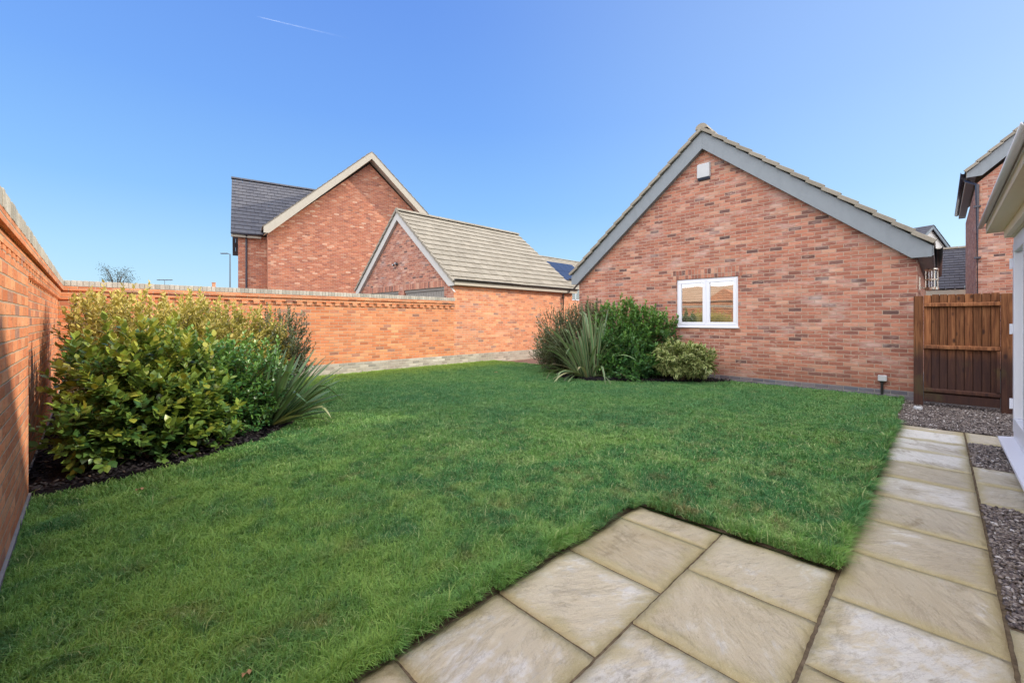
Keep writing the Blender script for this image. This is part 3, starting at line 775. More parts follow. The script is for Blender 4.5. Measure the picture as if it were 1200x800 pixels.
# dry verge caps stepping up the gable
def verge(mb, x, ye, ya, ze_, p, ex, wid=.07, up_ext=.05):
    s = 1 if ya > ye else -1; n = max(1, round(abs(ya-ye)*math.sqrt(1+p*p)/ex)); dy = (ya-ye)/n
    u = V((0, s, p)).normalized(); nn = V((0, -s*p, 1)).normalized()
    for i in range(n):
        L = ex*1.06; c = V((x, ye+dy*(i+.5), ze_+p*abs(dy)*(i+.5))) + nn*.026
        tilt = u - nn*.085
        mb.obox(c, V((wid, 0, 0)), tilt*L, nn*(.075))
vb = MB(); verge(vb, GX-.175, EY0, GYA, ze, P_, .32); verge(vb, GX-.175, EY1, GYA, ze1, P_, .32); vb.build('verge', M['tile_tan'], t, bevel=.008)
def barge(mb, x, ye, ya, za, p, depth, thick, zcut, yflat):
    """one raking board with a boxed, flat-bottomed foot"""
    s = 1 if ya > ye else -1
    zt = lambda y: za - p*abs(ya-y)
    yl = ya - s*((za-depth) - zcut)/p
    poly = [(x, ya, za), (x, ye, zt(ye)), (x, ye, zcut), (x, yl, zcut), (x, ya, za-depth)]
    mb.prism(poly, (thick, 0, 0))
for ye in (EY0+.01, EY1-.01):
    b = MB(); barge(b, GX-.14, ye, GYA, GZA-.03, P_, .40, .03, 2.47 if ye < 3 else 2.44, 0); b.build('bargeboard', M['barge_grey'], t, bevel=.004)
b = MB()   # soffits and eaves boxes
b.box((GX-.109, EY0+.01, 2.478), (16.7, GY0-.004, 2.49)); b.box((GX-.109, GY1+.004, 2.448), (16.7, EY1-.01, 2.46))
for s, ye in ((1, EY0+.02), (-1, EY1-.02)):
    z_ = GZA-.03-.385 - P_*abs(GYA-ye)
    b.add([(GX-.11, ye, z_), (GX-.002, ye, z_), (GX-.002, GYA, GZA-.415), (GX-.11, GYA, GZA-.415)], [(0, 1, 2, 3)])
b.build('soffit', M['barge_grey'], t)
b = MB(); b.box((GX-.11, EY0-.012, 2.49), (16.7, EY0+.008, 2.66)); b.build('fascia', M['barge_grey'], t); b = MB(); b.box((GX-.11, EY1-.008, 2.46), (16.7, EY1+.012, 2.66)); b.build('fascia', M['barge_grey'], t)
b = MB(); gutter(b, (GX-.1, EY0-.07, 2.64), (16.7, EY0-.07, 2.64)); b.build('gutter', M['black'], t, smooth=True); b = MB(); gutter(b, (GX-.1, EY1+.07, 2.64), (16.7, EY1+.07, 2.64)); b.build('gutter', M['black'], t, smooth=True)
# window
fx = GX+.025
b = MB(); yc = (WY0+WY1)/2
def frame_ring(mb, x0, x1, y0, y1, z0, z1, w_):
    mb.box((x0, y0, z0), (x1, y1, z0+w_)); mb.box((x0, y0, z1-w_), (x1, y1, z1))
    mb.box((x0, y0, z0+w_), (x1, y0+w_, z1-w_)); mb.box((x0, y1-w_, z0+w_), (x1, y1, z1-w_))
frame_ring(b, fx, fx+.07, WY0+.004, WY1-.004, WZ0+.03, WZ1-.004, .052); b.box((fx, yc-.03, WZ0+.082), (fx+.07, yc+.03, WZ1-.056))
win = b.build('window', M['upvc'], t, bevel=.004)
for (a0, a1) in ((WY0+.045, yc-.018), (yc+.018, WY1-.045)):
    b = MB(); frame_ring(b, fx-.014, fx+.05, a0, a1, WZ0+.072, WZ1-.046, .062); b.build('sash', M['upvc'], win, bevel=.006)
    b = MB(); b.box((fx+.018, a0+.055, WZ0+.128), (fx+.022, a1-.055, WZ1-.102)); b.build('pane', M['glass'], win)
    b = MB(); z = WZ0+.14
    while z < WZ1-.11:
        b.obox((fx+.075, (a0+a1)/2, z), (.020, 0, .034), (0, a1-a0-.10, 0), (-.003, 0, .0015)); z += .052
    b.build('blind', M['blind'], win)
b = MB(); b.prism([(GX-.035, WY0-.03, WZ0+.002), (GX-.035, WY0-.03, WZ0+.024), (fx+.02, WY0-.03, WZ0+.034), (fx+.02, WY0-.03, WZ0+.002)], (0, WY1-WY0+.06, 0)); b.build('sill', M['upvc'], win, bevel=.003)

# ---- things on and by the garage
t = thing('alarm_box', 'white alarm siren box with dark blue base high on garage gable', 'alarm box', (GX, 3.87, 4.68))
b = MB(); b.prism([(GX-.001, 3.73, 4.72), (GX-.075, 3.745, 4.72), (GX-.075, 3.745, 5.03), (GX-.03, 3.735, 5.06), (GX-.001, 3.73, 5.06)], (0, .28, 0)); b.build('cover', M['box_white'], t, bevel=.012)
b = MB(); b.prism([(GX-.001, 3.74, 4.66), (GX-.05, 3.75, 4.675), (GX-.076, 3.75, 4.716), (GX-.001, 3.74, 4.716)], (0, .26, 0)); b.build('base', M['blue_plastic'], t, bevel=.006)
t = thing('outdoor_socket', 'white weatherproof socket box with black conduit low on garage wall', 'socket', (GX, .72, .1))
b = MB(); b.box((GX-.075, .665, .30), (GX-.001, .79, .405)); b.build('cover', M['box_white'], t, bevel=.012)
b = MB(); b.tube([(GX-.03, .735, .30), (GX-.03, .735, .06)], .019, 10); b.box((GX-.045, .71, .265), (GX-.001, .76, .298)); b.build('conduit', M['black'], t, smooth=False)
t = thing('wall_lantern', 'steel cylinder wall lantern under the garage eaves above the gate', 'lantern', (11.2, GY0-.1, 1.8))
lx, ly, lz = 10.95, .10, 1.94
b = MB(); b.lathe([(0, .40), (.090, .40), (.098, .385), (.092, .36), (.0, .36)], (lx, ly, lz)); b.lathe([(0, .0), (.085, 0), (.094, .015), (.094, .06), (0, .06)], (lx, ly, lz))
for k in range(4):
    a = k*math.pi/2+.4; b.tube([(lx+.085*math.cos(a), ly+.085*math.sin(a), lz+.04), (lx+.085*math.cos(a), ly+.085*math.sin(a), lz+.36)], .006, 6)
b.lathe([(.088, .19), (.096, .19), (.096, .21), (.088, .21)], (lx, ly, lz))
b.build('cage', M['steel'], t, smooth=False)
b = MB(); b.lathe([(.07, .06), (.07, .36)], (lx, ly, lz), 24); b.build('glass_cylinder', M['glass_clear'], t, smooth=True)
b = MB(); b.box((lx-.05, GY0-.02, lz+.02), (lx+.05, GY0-.001, lz+.26)); b.tube([(lx, GY0-.01, lz+.07), (lx, ly+.05, lz+.03)], .012); b.build('bracket', M['steel'], t)

# ================================================================== GATE
gx = 9.78
t = thing('garden_gate', 'brown stained closeboard timber side gate between garage and house', 'gate', (gx, -.24, 0))
for i, (y0, y1) in enumerate(((.19, .305), (-.775, -.655))):
    b = MB(); b.box((gx-.05, y0, -.05), (gx+.06, y1, 1.80+.0*i), .3+.2*i); b.build('post', M['wood'], t, bevel=.006)
b = MB(); n = 9; y = .183; bw = (.183+.650)/n
for k in range(n):
    y1 = y-bw; j = random.uniform(-.006, .004)
    b.prism([(gx+.022, y-.001, .07), (gx+.022, y1+.007, .07), (gx+.012, y1+.007, .07), (gx+.004, y-.001, .07)], (0, 0, 1.745+j)); y = y1
b.box((gx+.0235, .182, .072), (gx+.030, -.650, 1.80), .02)
b.build('board_panel', M['wood'], t, bevel=.003)
for z in (.225, .93, 1.615):
    b = MB(); b.prism([(gx+.003, -.652, z), (gx-.042, -.652, z+.006), (gx-.042, -.652, z+.052), (gx+.003, -.652, z+.066)], (0, .835, 0), .78); b.build('rail', M['wood'], t, bevel=.003)
b = MB(); b.box((gx-.04, -.645, .295), (gx+.003, -.61, .925), .62); b.build('stile', M['wood'], t, bevel=.003)
b = MB(); b.box((gx-.04, -.645, .07), (gx+.002, .178, .20), .1); b.build('kick_board', M['wood'], t, bevel=.003)
t = thing('deck_light', 'small round white ground light beside the gate post on gravel', 'light', (9.3, .24, 0))
b = MB(); b.lathe([(0, .03), (.035, .032), (.05, .024), (.055, .008), (.055, -.02)], (9.3, .24, .01)); b.build('rim', M['box_white'], t, smooth=True)
b = MB(); b.lathe([(0, .036), (.028, .035), (.03, .028)], (9.3, .24, .01)); b.build('lens', M['black'], t, smooth=True)

# ================================================================== OWN HOUSE (right edge, and behind the camera)
HX1 = 7.1
t = thing('brick_house', 'house at the right edge with cream eaves and white glazed door', 'house', (HX1, -.6, 0))
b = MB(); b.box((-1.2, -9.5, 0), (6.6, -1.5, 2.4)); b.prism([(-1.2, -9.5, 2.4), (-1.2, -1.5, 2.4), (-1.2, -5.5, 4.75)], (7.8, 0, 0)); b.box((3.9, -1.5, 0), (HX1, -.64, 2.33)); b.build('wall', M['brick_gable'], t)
b = MB()
roof_slope(b, (3.66, -.36, 2.47), (HX1+.22, -.36, 2.47), (0, -1, .6), 1.35, seed=7)
b.build('roof', M['tile_tan'], t); b = MB()
for s in (1, -1): roof_slope(b, (-1.4, -5.5+4.25*s, 2.32), (6.8, -5.5+4.25*s, 2.32), (0, -s, .60), 4.25*1.166, ex=.5, tw=1., seed=8)
b.build('roof', M['tile_tan'], t)
b = MB(); gutter(b, (3.6, -.335, 2.478), (HX1+.2, -.335, 2.478), .024); b.build('gutter', M['gutter_grey'], t, smooth=True)
b = MB(); b.box((3.68, -.40, 2.405), (HX1+.2, -.375, 2.49)); b.build('fascia', M['soffit'], t)
b = MB(); b.box((3.68, -.66, 2.392), (HX1+.2, -.376, 2.404)); b.build('soffit', M['soffit'], t)
b = MB(); b.box((3.9, -.545, 2.30), (HX1+.03, -.50, 2.391)); b.build('frieze_board', M['soffit'], t, bevel=.004)
b = MB(); b.box((3.9, -.64, 2.296), (HX1+.02, -.546, 2.34)); b.build('frieze_soffit', M['soffit'], t)
# door
dy = -.565
b = MB(); b.box((HX1-.07, dy-.07, .13), (HX1, dy, 2.29)); b.box((4.0, dy-.07, 2.22), (HX1-.07, dy, 2.29)); b.box((4.0, dy-.07, .13), (HX1-.07, dy, .20))
door = b.build('door', M['upvc'], t, bevel=.004)
for (a0, a1) in ((HX1-.98, HX1-.085), (HX1-1.90, HX1-.995)):
    b = MB(); w_ = .09
    b.box((a0, dy-.05, .21), (a1, dy+.012, .21+w_+.06)); b.box((a0, dy-.05, 2.21-w_), (a1, dy+.012, 2.21))
    b.box((a0, dy-.05, .21+w_+.06), (a0+w_, dy+.012, 2.21-w_)); b.box((a1-w_, dy-.05, .21+w_+.06), (a1, dy+.012, 2.21-w_))
    b.build('sash', M['upvc'], door, bevel=.006)
    b = MB(); b.box((a0+w_-.005, dy-.025, .21+w_+.05), (a1-w_+.005, dy-.02, 2.21-w_+.005)); b.build('pane', M['glass'], door)
for z in (.45, 1.25, 1.95):
    b = MB(); b.tube([(HX1-.075, dy+.022, z), (HX1-.075, dy+.022, z+.11)], .013, 10); b.box((HX1-.11, dy+.008, z+.01), (HX1-.04, dy+.018, z+.10)); b.build('hinge', M['upvc'], door)
b = MB(); b.box((4.0, dy-.4, 0), (HX1-.1, dy-.38, 2.3)); b.build('interior_wall', M['dark_room'], t)
b = MB(); b.prism([(4.0, -.455, .085), (4.0, -.455, .115), (4.0, -.63, .135), (4.0, -.63, .085)], (HX1-4.0+.06, 0, 0)); b.build('door_sill', M['upvc'], t, bevel=.004)
b = MB(); b.box((3.9, -.64, 0), (HX1, -.56, .084)); b.build('plinth', M['brick_blue'], t)

# ================================================================== SECOND GARAGE beyond the back wall
KX0, KX1, KY0, KY1, KYA, KZA = 8.10, 14.2, 10.745, 17.3, 14.05, 5.40
t = thing('garage', 'brick double garage with tan tiled roof rising behind the back wall', 'garage', (KX0, KYA, 0))
b = MB(); b.box((KX0+.22, KY0, .30), (KX1, KY0+T, 2.58)); b.box((KX0-.003, KY0-.004, .30), (KX0+.22, KY0-.001, 2.56)); b.box((KX0+.22, KY1-T, 0), (KX1, KY1, 2.6)); b.prism([(KX1-T, KY0, 2.6), (KX1-T, KY1, 2.6), (KX1-T, KYA, 5.2)], (T, 0, 0)); b.box((KX1-T, KY0+T, .3), (KX1, KY1-T, 2.6))
b.build('wall', M['brick_garage'], t)
b = MB()
DZ = 2.47
for (y0, y1, z0, z1) in ((KY0, 11.25, 0, 2.55), (13.72, 14.1, 0, 2.55), (16.6, KY1, 0, 2.55), (11.25, 13.72, DZ, 2.55), (14.1, 16.6, DZ, 2.55)):
    b.box((KX0, y0, z0), (KX0+T, y1, z1))
b.prism([(KX0, KY0, 2.55), (KX0, KY1, 2.55), (KX0, KYA, 2.55+P_*(KY1-KY0)/2-.03)], (T, 0, 0))
b.build('gable_wall', M['brick_gable'], t)
b = MB(); b.box((KX0-.003, KY0-.012, -.1), (KX1+.01, KY0+.15, .30)); b.build('base_course', M['brick_buff'], t)
for (y0, y1) in ((11.25, 13.72), (14.1, 16.6)):
    b = MB(); b.box((KX0-.004, y0-.08, DZ+.003), (KX0+.1, y1+.08, DZ+.215)); b.build('soldier_course', M['brick_soldier'], t)
    b = MB(); b.box((KX0+.08, y0, 0), (KX0+.14, y1, DZ-.09)); k = y0+.1
    while k < y1-.05: b.box((KX0+.07, k, .1), (KX0+.0801, k+.12, DZ-.14)); k += .15
    dr = b.build('garage_door', M['door_panel'], t)
    b = MB(); b.box((KX0+.04, y0, DZ-.09), (KX0+.15, y1, DZ-.002)); b.build('door_head', M['door_panel'], dr, bevel=.005)
b = MB(); KE0, KE1 = KY0-.14, KY1+.14
z0 = KZA-P_*(KYA-KE0); z1 = KZA-P_*(KE1-KYA)
roof_slope(b, (KX0-.13, KE0, z0), (KX1+.17, KE0, z0), (0, 1, P_), (KYA-KE0)*c_, seed=3, ex=.315, tw=.34); roof_slope(b, (KX0-.13, KE1, z1), (KX1+.17, KE1, z1), (0, -1, P_), (KE1-KYA)*c_, seed=4)
b.build('roof', M['tile_tan'], t)
b = MB(); ridge_tiles(b, (KX0-.14, KYA, KZA+.045), (KX1+.17, KYA, KZA+.045), .10); b.build('ridge_tiles', M['tile_tan'], t)
b = MB(); verge(b, KX0-.135, KE0, KYA, z0, P_, .315, .05); verge(b, KX0-.135, KE1, KYA, z1, P_, .315, .05); b.build('verge', M['tile_tan'], t)
for ye in (KE0+.01, KE1-.01):
    b = MB(); barge(b, KX0-.11, ye, KYA, KZA-.03, P_, .30, .03, 2.47, 0); b.build('bargeboard', M['barge_pale'], t, bevel=.004)
b = MB()
for ye in (KE0+.02, KE1-.02):
    z_ = KZA-.03-.285-P_*abs(KYA-ye); b.add([(KX0-.08, ye, z_), (KX0-.002, ye, z_), (KX0-.002, KYA, KZA-.315), (KX0-.08, KYA, KZA-.315)], [(0, 1, 2, 3)])
b.box((KX0-.08, KE0+.012, 2.50), (KX1+.1, KY0-.003, 2.51)); b.build('soffit', M['barge_pale'], t)
b = MB(); b.box((KX0-.08, KE0-.01, 2.50), (KX1+.15, KE0+.01, 2.655)); b.build('fascia', M['barge_cream'], t)
b = MB(); gutter(b, (KX0-.1, KE0-.055, 2.68), (KX1+.15, KE0-.055, 2.68), .045); b.build('gutter', M['black'], t, smooth=True)
b = MB(); px = 13.55
b.tube([(px+.25, KE0-.055, 2.64), (px+.25, KE0-.055, 2.56), (px, KY0-.045, 2.44), (px, KY0-.045, .15), (px, KY0-.13, .06)], .032, 10)
for z in (2.3, 1.3): b.box((px-.05, KY0-.085, z), (px+.05, KY0-.001, z+.03))
b.build('downpipe', M['black'], t, smooth=False)
t = thing('security_light', 'small twin black security light on the shaded gable behind the wall', 'light', (KX0, 14.2, 3.44))
b = MB(); b.box((KX0-.04, 14.14, 3.42), (KX0-.001, 14.26, 3.52)); b.build('base', M['black'], t, bevel=.006)
for s in (-1, 1):
    b = MB(); b.obox((KX0-.10, 14.2+.10*s, 3.46-.02*s), (.07, .03*s, -.02), (0, .10, .02), (.01, 0, .075)); b.build('lamp_head', M['black'], t, bevel=.008)
    b = MB(); b.obox((KX0-.141, 14.2+.10*s-.012*s, 3.465-.02*s), (.006, 0, 0), (0, .07, 0), (0, 0, .05)); b.build('lens', M['box_white'], t)

# ================================================================== FAR BRICK HOUSE (upper left), turned a little
PH = R(12)
t = thing('brick_house', 'tall red brick house with cream gable verge and dark roof wing behind the garage', 'house', (5.96, 22.3, 0), -PH, local=True)
W2, za_, ze_, pf = 4.68, 10.08, 5.62, .915
b = MB(); b.box((0, 0, 0), (2*W2, .25, 5.5)); b.prism([(0, 0, 5.5), (2*W2, 0, 5.5), (W2, 0, 5.5+pf*W2-.12)], (0, .25, 0)); b.box((0, .25, 0), (.25, 8, 5.5)); b.box((2*W2-.25, .25, 0), (2*W2, 8, 5.5)); b.box((.25, 8, 0), (2*W2-.25, 8.25, 5.5)); b.build('wall', M['brick_far'], t)
b = MB(); b.box((-1.18, 1.05, 0), (-.003, 9.2, 5.45)); b.prism([(-1.18, 1.05, 5.45), (-1.18, 9.2, 5.45), (-1.18, 5.1, 8.9)], (1.17, 0, 0)); b.build('wing_wall', M['brick_far'], t)
b = MB(); cf = math.sqrt(1+pf*pf); ov = .50; zt = za_+.08
for s in (1, -1):
    ye = W2+s*(W2+.22); roof_slope(b, (ye, -ov, zt-pf*(W2+.22)), (ye, 9., zt-pf*(W2+.22)), (-s, 0, pf), (W2+.22)*cf, seed=20+s)
b.build('roof', M['tile_brown'], t)
b = MB()
p2 = (9.25-5.55)/4.3
roof_slope(b, (-1.48, .80, 5.50), (3.2, .80, 5.50), (0, 1, p2), 4.3*math.sqrt(1+p2*p2), seed=24, ex=.36); roof_slope(b, (-1.48, 9.4, 5.50), (3.2, 9.4, 5.50), (0, -1, p2), 4.3*math.sqrt(1+p2*p2), seed=25, ex=.36)
b.build('wing_roof', M['tile_slate'], t)
b = MB(); ridge_tiles(b, (-1.50, 5.1, 9.25), (3.2, 5.1, 9.25), .12); b.build('ridge_tiles', M['tile_slate'], t)
for s in (1, -1):
    b = MB(); ye = W2+s*(W2+.2)
    poly = [(W2, -ov+.02, zt-.0), (ye, -ov+.02, zt-pf*(W2+.2)), (ye, -ov+.02, zt-pf*(W2+.2)-.27), (W2+s*(W2-.02), -ov+.02, zt-pf*(W2+.2)-.27), (W2, -ov+.02, zt-.36)]
    b.prism(poly, (0, .03, 0)); b.build('bargeboard', M['barge_cream'], t)
b = MB()
for s in (1, -1):
    ye = W2+s*(W2+.18); b.add([(W2, -ov+.05, zt-.36), (ye, -ov+.05, zt-.36-pf*(W2+.18)), (ye, -.002, zt-.36-pf*(W2+.18)), (W2, -.002, zt-.36)], [(0, 1, 2, 3)])
b.build('soffit', M['barge_cream'], t)
b = MB(); b.box((-1.46, .83, 5.34), (-.24, 1.045, 5.48)); b.build('fascia', M['barge_cream'], t)
b = MB(); gutter(b, (-1.48, .75, 5.50), (-.22, .75, 5.50), .055); b.build('gutter', M['navy'], t, smooth=True)
b = MB(); b.tube([(-.85, .78, 5.44), (-.85, 1.0, 5.25), (-.85, 1.0, .1)], .04, 8); b.build('downpipe', M['navy'], t)

# ================================================================== NEIGHBOUR HOUSE beyond the gate (right)
NX0, NX1, NY, NZE, NP = 18.5, 25.7, -.76, 5.76, .94
t = thing('brick_house', 'two storey brick house with grey verge and dark downpipe beyond the gate', 'house', (NX0, NY, 0))
NYM = NY-6.6; NY2 = NY-13.2
b = MB(); b.box((NX0, NY2, 0), (NX1, NY, 5.4)); b.prism([(NX0, NY2, 5.4), (NX0, NY, 5.4), (NX0, NYM, 5.4+NP*6.6)], (NX1-NX0, 0, 0)); b.build('wall', M['brick_gable'], t)
b = MB(); e0 = NY+.2; zr = NZE+NP*(e0-NYM); cn = math.sqrt(1+NP*NP)
roof_slope(b, (NX0-.18, e0, NZE), (NX1+.1, e0, NZE), (0, -1, NP), (e0-NYM)*cn, seed=31); roof_slope(b, (NX0-.18, NY2-.2, NZE), (NX1+.1, NY2-.2, NZE), (0, 1, NP), (e0-NYM)*cn, seed=32, ex=.5, tw=1.)
b.build('roof', M['tile_tan'], t)
b = MB(); verge(b, NX0-.18, e0, NYM, NZE, NP, .32, .06); b.build('verge', M['tile_tan'], t)
b = MB(); barge(b, NX0-.13, e0-.01, NYM, zr-.03, NP, .42, .03, NZE-.16, 0); b.build('bargeboard', M['barge_grey'], t)
b = MB(); b.box((NX0-.1, NY+.003, NZE-.15), (NX1, e0-.02, NZE-.14)); b.build('soffit', M['barge_grey'], t)
b = MB(); b.box((NX0-.1, e0-.02, NZE-.15), (NX1, e0, NZE+.02)); b.build('fascia', M['barge_cream'], t)
b = MB(); gutter(b, (NX0-.12, e0+.06, NZE+.02), (NX1, e0+.06, NZE+.02), .06); b.build('gutter', M['navy'], t, smooth=True)
b = MB(); b.tube([(NX0+.3, e0+.06, NZE-.03), (NX0+.3, e0+.0, NZE-.16), (NX0-.055, NY-.02, NZE-.40), (NX0-.055, NY-.02, .1)], .045, 10)
for z in (1.6, 3.2, 4.7): b.box((NX0-.11, NY-.09, z), (NX0-.001, NY+.05, z+.05))
b.build('downpipe', M['navy'], t)

# ---- slate roofed garage beyond the gate
t = thing('garage', 'low garage with dark slate roof and cream fascia between the gate and neighbour', 'garage', (24.5, 1.5, 0))
b = MB(); b.box((26.2, -.9, 0), (31, 4.4, 2.55)); b.build('wall', M['brick_far'], t)
b = MB(); pg = .78
roof_slope(b, (26.0, -1.05, 2.72), (26.0, 4.6, 2.72), (1, 0, pg), 2.55*math.sqrt(1+pg*pg), seed=41, ex=.20, tw=.3); roof_slope(b, (31.1, -1.05, 2.72), (31.1, 4.6, 2.72), (-1, 0, pg), 2.55*math.sqrt(1+pg*pg), seed=42)
b.build('roof', M['tile_slate'], t)
b = MB(); ridge_tiles(b, (28.55, -1.05, 4.74), (28.55, 4.6, 4.74), .11); b.build('ridge_tiles', M['tile_tan'], t)
b = MB(); b.box((26.02, -1.0, 2.45), (26.06, 4.5, 2.68)); b.build('fascia', M['barge_cream'], t)
# ---- far white gabled house
t = thing('rendered_house', 'distant white rendered gable with grey roof above the garage eaves', 'house', (40.9, 2.1, 0), R(-25), local=True)
b = MB(); b.box((0, 0, 0), (7.5, 9, 5.6)); b.prism([(0, 0, 5.6), (7.5, 0, 5.6), (3.75, 0, 8.25)], (0, 9, 0)); b.build('wall', M['render_white'], t)
b = MB(); pw = .72; cw = math.sqrt(1+pw*pw)
for s in (1, -1): roof_slope(b, (3.75-s*4.05, -.25, 8.42-pw*4.05), (3.75-s*4.05, 9.2, 8.42-pw*4.05), (s, 0, pw), 4.05*cw, seed=50+s)
b.build('roof', M['tile_slate'], t)
b = MB()
for s in (1, -1): b.prism([(3.75, -.22, 8.38), (3.75-s*4.0, -.22, 8.38-pw*4.0), (3.75-s*4.0, -.22, 8.14-pw*4.0), (3.75, -.22, 8.14)], (0, .03, 0))
b.build('bargeboard', M['barge_grey'], t)
# ---- house with solar panels, between the garages
t = thing('brick_house', 'distant brick house with solar panels on its tan roof between both garages', 'house', (34, 29, 0))
b = MB(); b.box((32.6, 28, 0), (46, 36, 5.05)); b.prism([(32.6, 28, 5.05), (32.6, 36, 5.05), (32.6, 32, 8.3)], (13.4, 0, 0)); b.build('wall', M['brick_garage'], t)
b = MB(); ps = .86; cs = math.sqrt(1+ps*ps)
roof_slope(b, (32.3, 27.7, 4.95), (46.3, 27.7, 4.95), (0, 1, ps), 4.3*cs, seed=61); roof_slope(b, (32.3, 36.3, 4.95), (46.3, 36.3, 4.95), (0, -1, ps), 4.3*cs, seed=62, ex=.5, tw=1.)
b.build('roof', M['tile_tan'], t)
b = MB(); ridge_tiles(b, (32.3, 32, 8.68), (46.3, 32, 8.68), .12); b.build('ridge_tiles', M['tile_tan'], t)
b = MB()
uvec = V((0, 1, ps)).normalized(); nv = V((0, -ps, 1)).normalized()
for i in range(6):
    for j in range(2):
        c = V((34.6+1.06*i+.52, 27.7, 4.95)) + uvec*(1.05+1.75*j+.86) + nv*.13
        b.obox(c, V((1.03, 0, 0)), uvec*1.71, nv*.04)
b.build('solar_panel', M['solar'], t)
b = MB(); b.box((36.8, 27.94, 3.55), (38.4, 27.99, 4.75)); wn = b.build('window', M['upvc'], t)
for x in (36.88, 37.64):
    b = MB(); b.box((x, 27.925, 3.63), (x+.68, 27.939, 4.67)); b.build('pane', M['glass'], wn)
b = MB(); b.box((32.5, 27.72, 4.78), (46, 27.76, 4.96)); b.build('fascia', M['barge_cream'], t)
# ---- house whose sunlit front shows in the garage window
t = thing('brick_house', 'sunlit neighbouring houses mirrored in the garage window glass', 'house', (-30, 15, 0))
b = MB(); b.box((-38, 4, 0), (-30, 40, 3.6))
for y in (10, 17, 24): b.prism([(-29.9, y-2.4, 3.6), (-29.9, y+2.4, 3.6), (-29.9, y, 4.9)], (-2.2, 0, 0))
b.build('wall', M['brick_wall'], t)
b = MB(); roof_slope(b, (-29.7, 3.6, 3.55), (-29.7, 40.4, 3.55), (-1, 0, .55), 4.0, ex=.5, tw=1., seed=70); b.build('roof', M['tile_warm'], t)

# ================================================================== street lamp, distant tree, chimney, contrail
def at(px, py, d):
    f = 498.; rr = (px-600)/f; c, s = math.cos(TH), math.sin(TH)
    return V((d*(c+rr*s), d*(s-rr*c), 1.4+(375-py)/f*d))
p = at(269.6, 297, 46); t = thing('street_lamp', 'slim grey street lamp beside the far house against the sky', 'street lamp', (p.x, p.y, 0))
b = MB(); b.tube([(p.x, p.y, -.05), (p.x, p.y, 1.2), (p.x, p.y, 1.25), (p.x, p.y, p.z-.05)], [.11, .11, .08, .055], 10); b.build('pole', M['galv'], t)
q = V((-.705, .709, 0)); u_ = V((-.709*.0-.70, .71, 0)).normalized()
b = MB(); b.tube([p+V((0, 0, -.08)), p+u_*.35+V((0, 0, -.02))], .035, 8); b.obox(p+u_*.62, u_*.75, V((u_.y, -u_.x, 0))*.24, V((0, 0, .10))); b.build('lamp_head', M['galv'], t, bevel=.03)
p = at(250.5, 331, 40); t = thing('chimney_pot', 'tiny brown chimney top peeking over the back wall near the lamp', 'chimney', (p.x, p.y, 0))
b = MB(); b.box((p.x-.22, p.y-.22, 0), (p.x+.22, p.y+.22, p.z-.45)); b.build('stack', M['brick_far'], t)
b = MB(); b.lathe([(.15, -.45), (.14, -.1), (.17, -.06), (.17, 0), (.11, 0)], (p.x, p.y, p.z), 12); b.build('pot', M['brick_wall'], t)
p = at(193, 328, 55); t = thing('television_aerial', 'thin grey television aerial showing above the wall and golden shrub', 'aerial', (p.x, p.y, 0))
b = MB(); b.tube([(p.x, p.y, 0), (p.x, p.y, p.z+.05)], .03, 6); b.build('mast', M['galv'], t)
b = MB(); b.tube([p-V((.705, -.709, 0))*-1.0, p+V((.705, -.709, 0))*-1.0], .06, 6)
b.tube([p+V((.71, -.705, 0))*1.0, p-V((.71, -.705, 0))*1.0], .035, 6)
for k in (-.7, -.2, .3, .8): b.tube([p+V((.71, -.705, 0))*k+V((0, 0, -.1)), p+V((.71, -.705, 0))*k+V((0, 0, .1))], .02, 5)
b.build('boom', M['galv'], t)
# contrail: a real ribbon of vapour, high and far
a, c = at(301, 19.5, 2600), at(412, 46, 2700); n = 60; vs = []; fd = []; fs = []
side = (c-a).normalized().cross(V((.7, .7, .2)).normalized())
for i in range(n+1):
    f = i/n; q = a.lerp(c, f); wd = (1.8 + 3.2*f)*(1+.25*mnoise.noise(V((i*.6, 0, 0))))
    for k in range(6):
        an = k*math.pi/3; vs.append(q + side*math.cos(an)*wd + V((.5, .5, .7))*math.sin(an)*wd*.7); fd.append(.13*min(1, f*14)*(1-f)**1.3)
for i in range(n):
    for k in range(6): fs.append((i*6+k, i*6+(k+1) % 6, (i+1)*6+(k+1) % 6, (i+1)*6+k))
o = np_mesh('contrail', np.array([tuple(q) for q in vs]), [np.array(fs)], M['trail'], smooth=True, extra={'fade': fd})
tag(o, 'thin white aircraft contrail fading across the blue sky', 'contrail')

